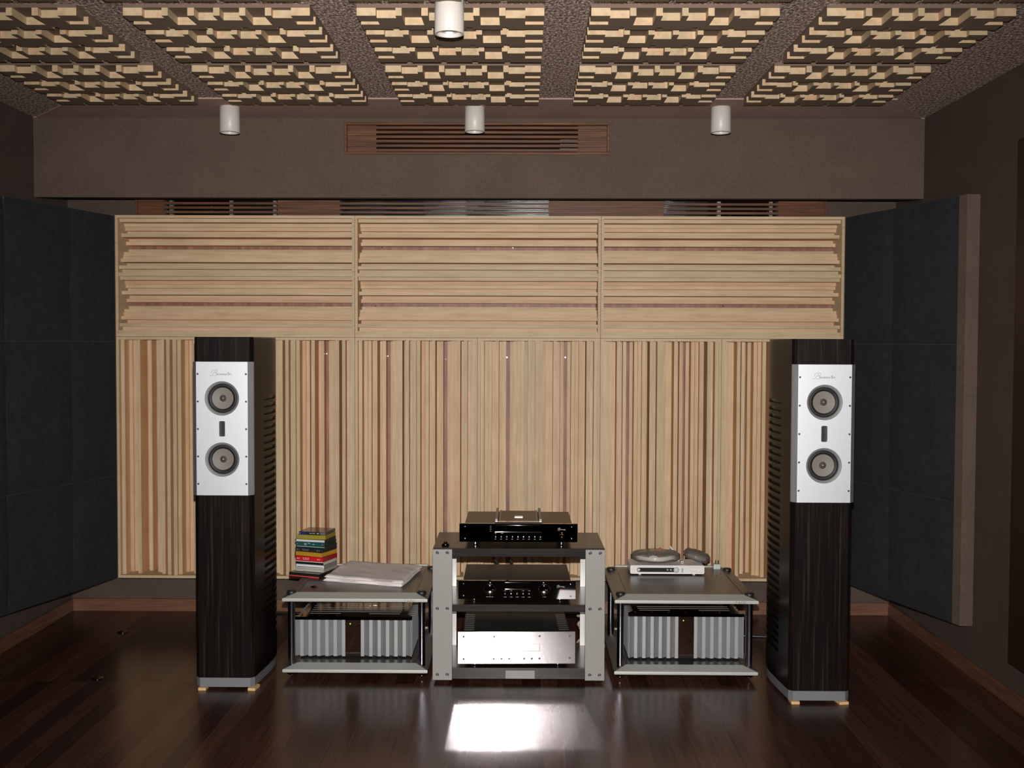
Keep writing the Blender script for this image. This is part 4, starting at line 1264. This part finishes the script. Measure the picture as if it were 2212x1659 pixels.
tag(b.build('barrel_plug', [M['white_pl'], M['black']], loc=(q.x, YM+0.05, ztp+0.0068)), 'round white barrel plug end facing forward on the white player', 'connector')
# mains adapter and gold discs
q = G(1549, 1231, ztray)
t = thing('travel_plug', 'pale grey travel plug with its pins pointing up on the right stand', 'plug', (q.x, q.y, ztray+0.0002))
MB().box(-0.0165, 0.0165, 0, 0.034, 0, 0.026).build('plug_body', M['grey_pl'], t, bevel=0.003, seg=3)
for sx in (-0.004, 0.008): MB().box(sx-0.0018, sx+0.0018, 0.013, 0.021, 0.026, 0.042).build('pin', M['chrome_dark'], t, bevel=0.0004)
for (px, py), lb in zip(((1535, 1246), (1548, 1243.8), (1556, 1242)), ('gold metal disc on the right stand, nearest the white player', 'gold metal disc on the right stand, middle of the three', 'gold metal disc on the right stand, farthest right of the three')):
    q = G(px, py, ztray)
    puck('gold_disc', (q.x, q.y, ztray+0.0002), 0.0115 if px < 1550 else 0.007, 0.005, M['gold'], lb, 'equipment foot', 'gold discs on the right stand')

# ---- cables on the floor
a = G(1633, 1374.5, 0.007); c = G(1670, 1375.5, 0.007)
cable('black_cable', [(1.0, a.y+0.02, 0.007), (a.x, a.y, 0.007), (c.x+0.03, c.y-0.01, 0.007), (c.x+0.16, c.y-0.05, 0.007)], 0.007, M['cable_b'], 'thick black cable on the floor between the right stand and right loudspeaker')
a = G(596, 1323, 0.006)
cable('black_cable', [(a.x-0.15, a.y+0.0, 0.006), (a.x, a.y, 0.006), (a.x+0.25, a.y-0.02, 0.006)], 0.006, M['cable_b'], 'black cable on the floor between the left loudspeaker and left stand')
b = MB(); pts = []
for k in range(60):
    an = k*0.42
    pts.append((0.315+0.045*math.sin(an)+0.02*math.sin(k*0.9), YC+0.44+0.03*math.cos(an*1.3), 0.012+0.16*abs(math.sin(k*0.13))))
tag(b.tube(smooth_path(pts, 4), 0.0065, 8).build('braided_cable', M['braid']), 'tangled beige braided cables behind the right side of the centre rack', 'cable')

# ---- floor in front of the rack, only seen mirrored in the preamplifier
tag(MB().box(-1.1, 1.0, 0.4, 3.60, 0, 0.008).build('floor_rug', M['rug'], loc=(0, 0, 0.0002), bevel=0.002), 'dark rug on the floor, only seen mirrored in the black preamplifier front', 'rug')
o = MB().box(0, 0.42, 0, 0.30, 0, 0.0012).build('paper_sheet', M['ink_l'], loc=(0.255, 2.955, 0.0084)); o.rotation_euler = (0, 0, 0.12)
tag(o, 'white paper sheet mirrored in the lower right corner of the preamplifier front', 'paper')
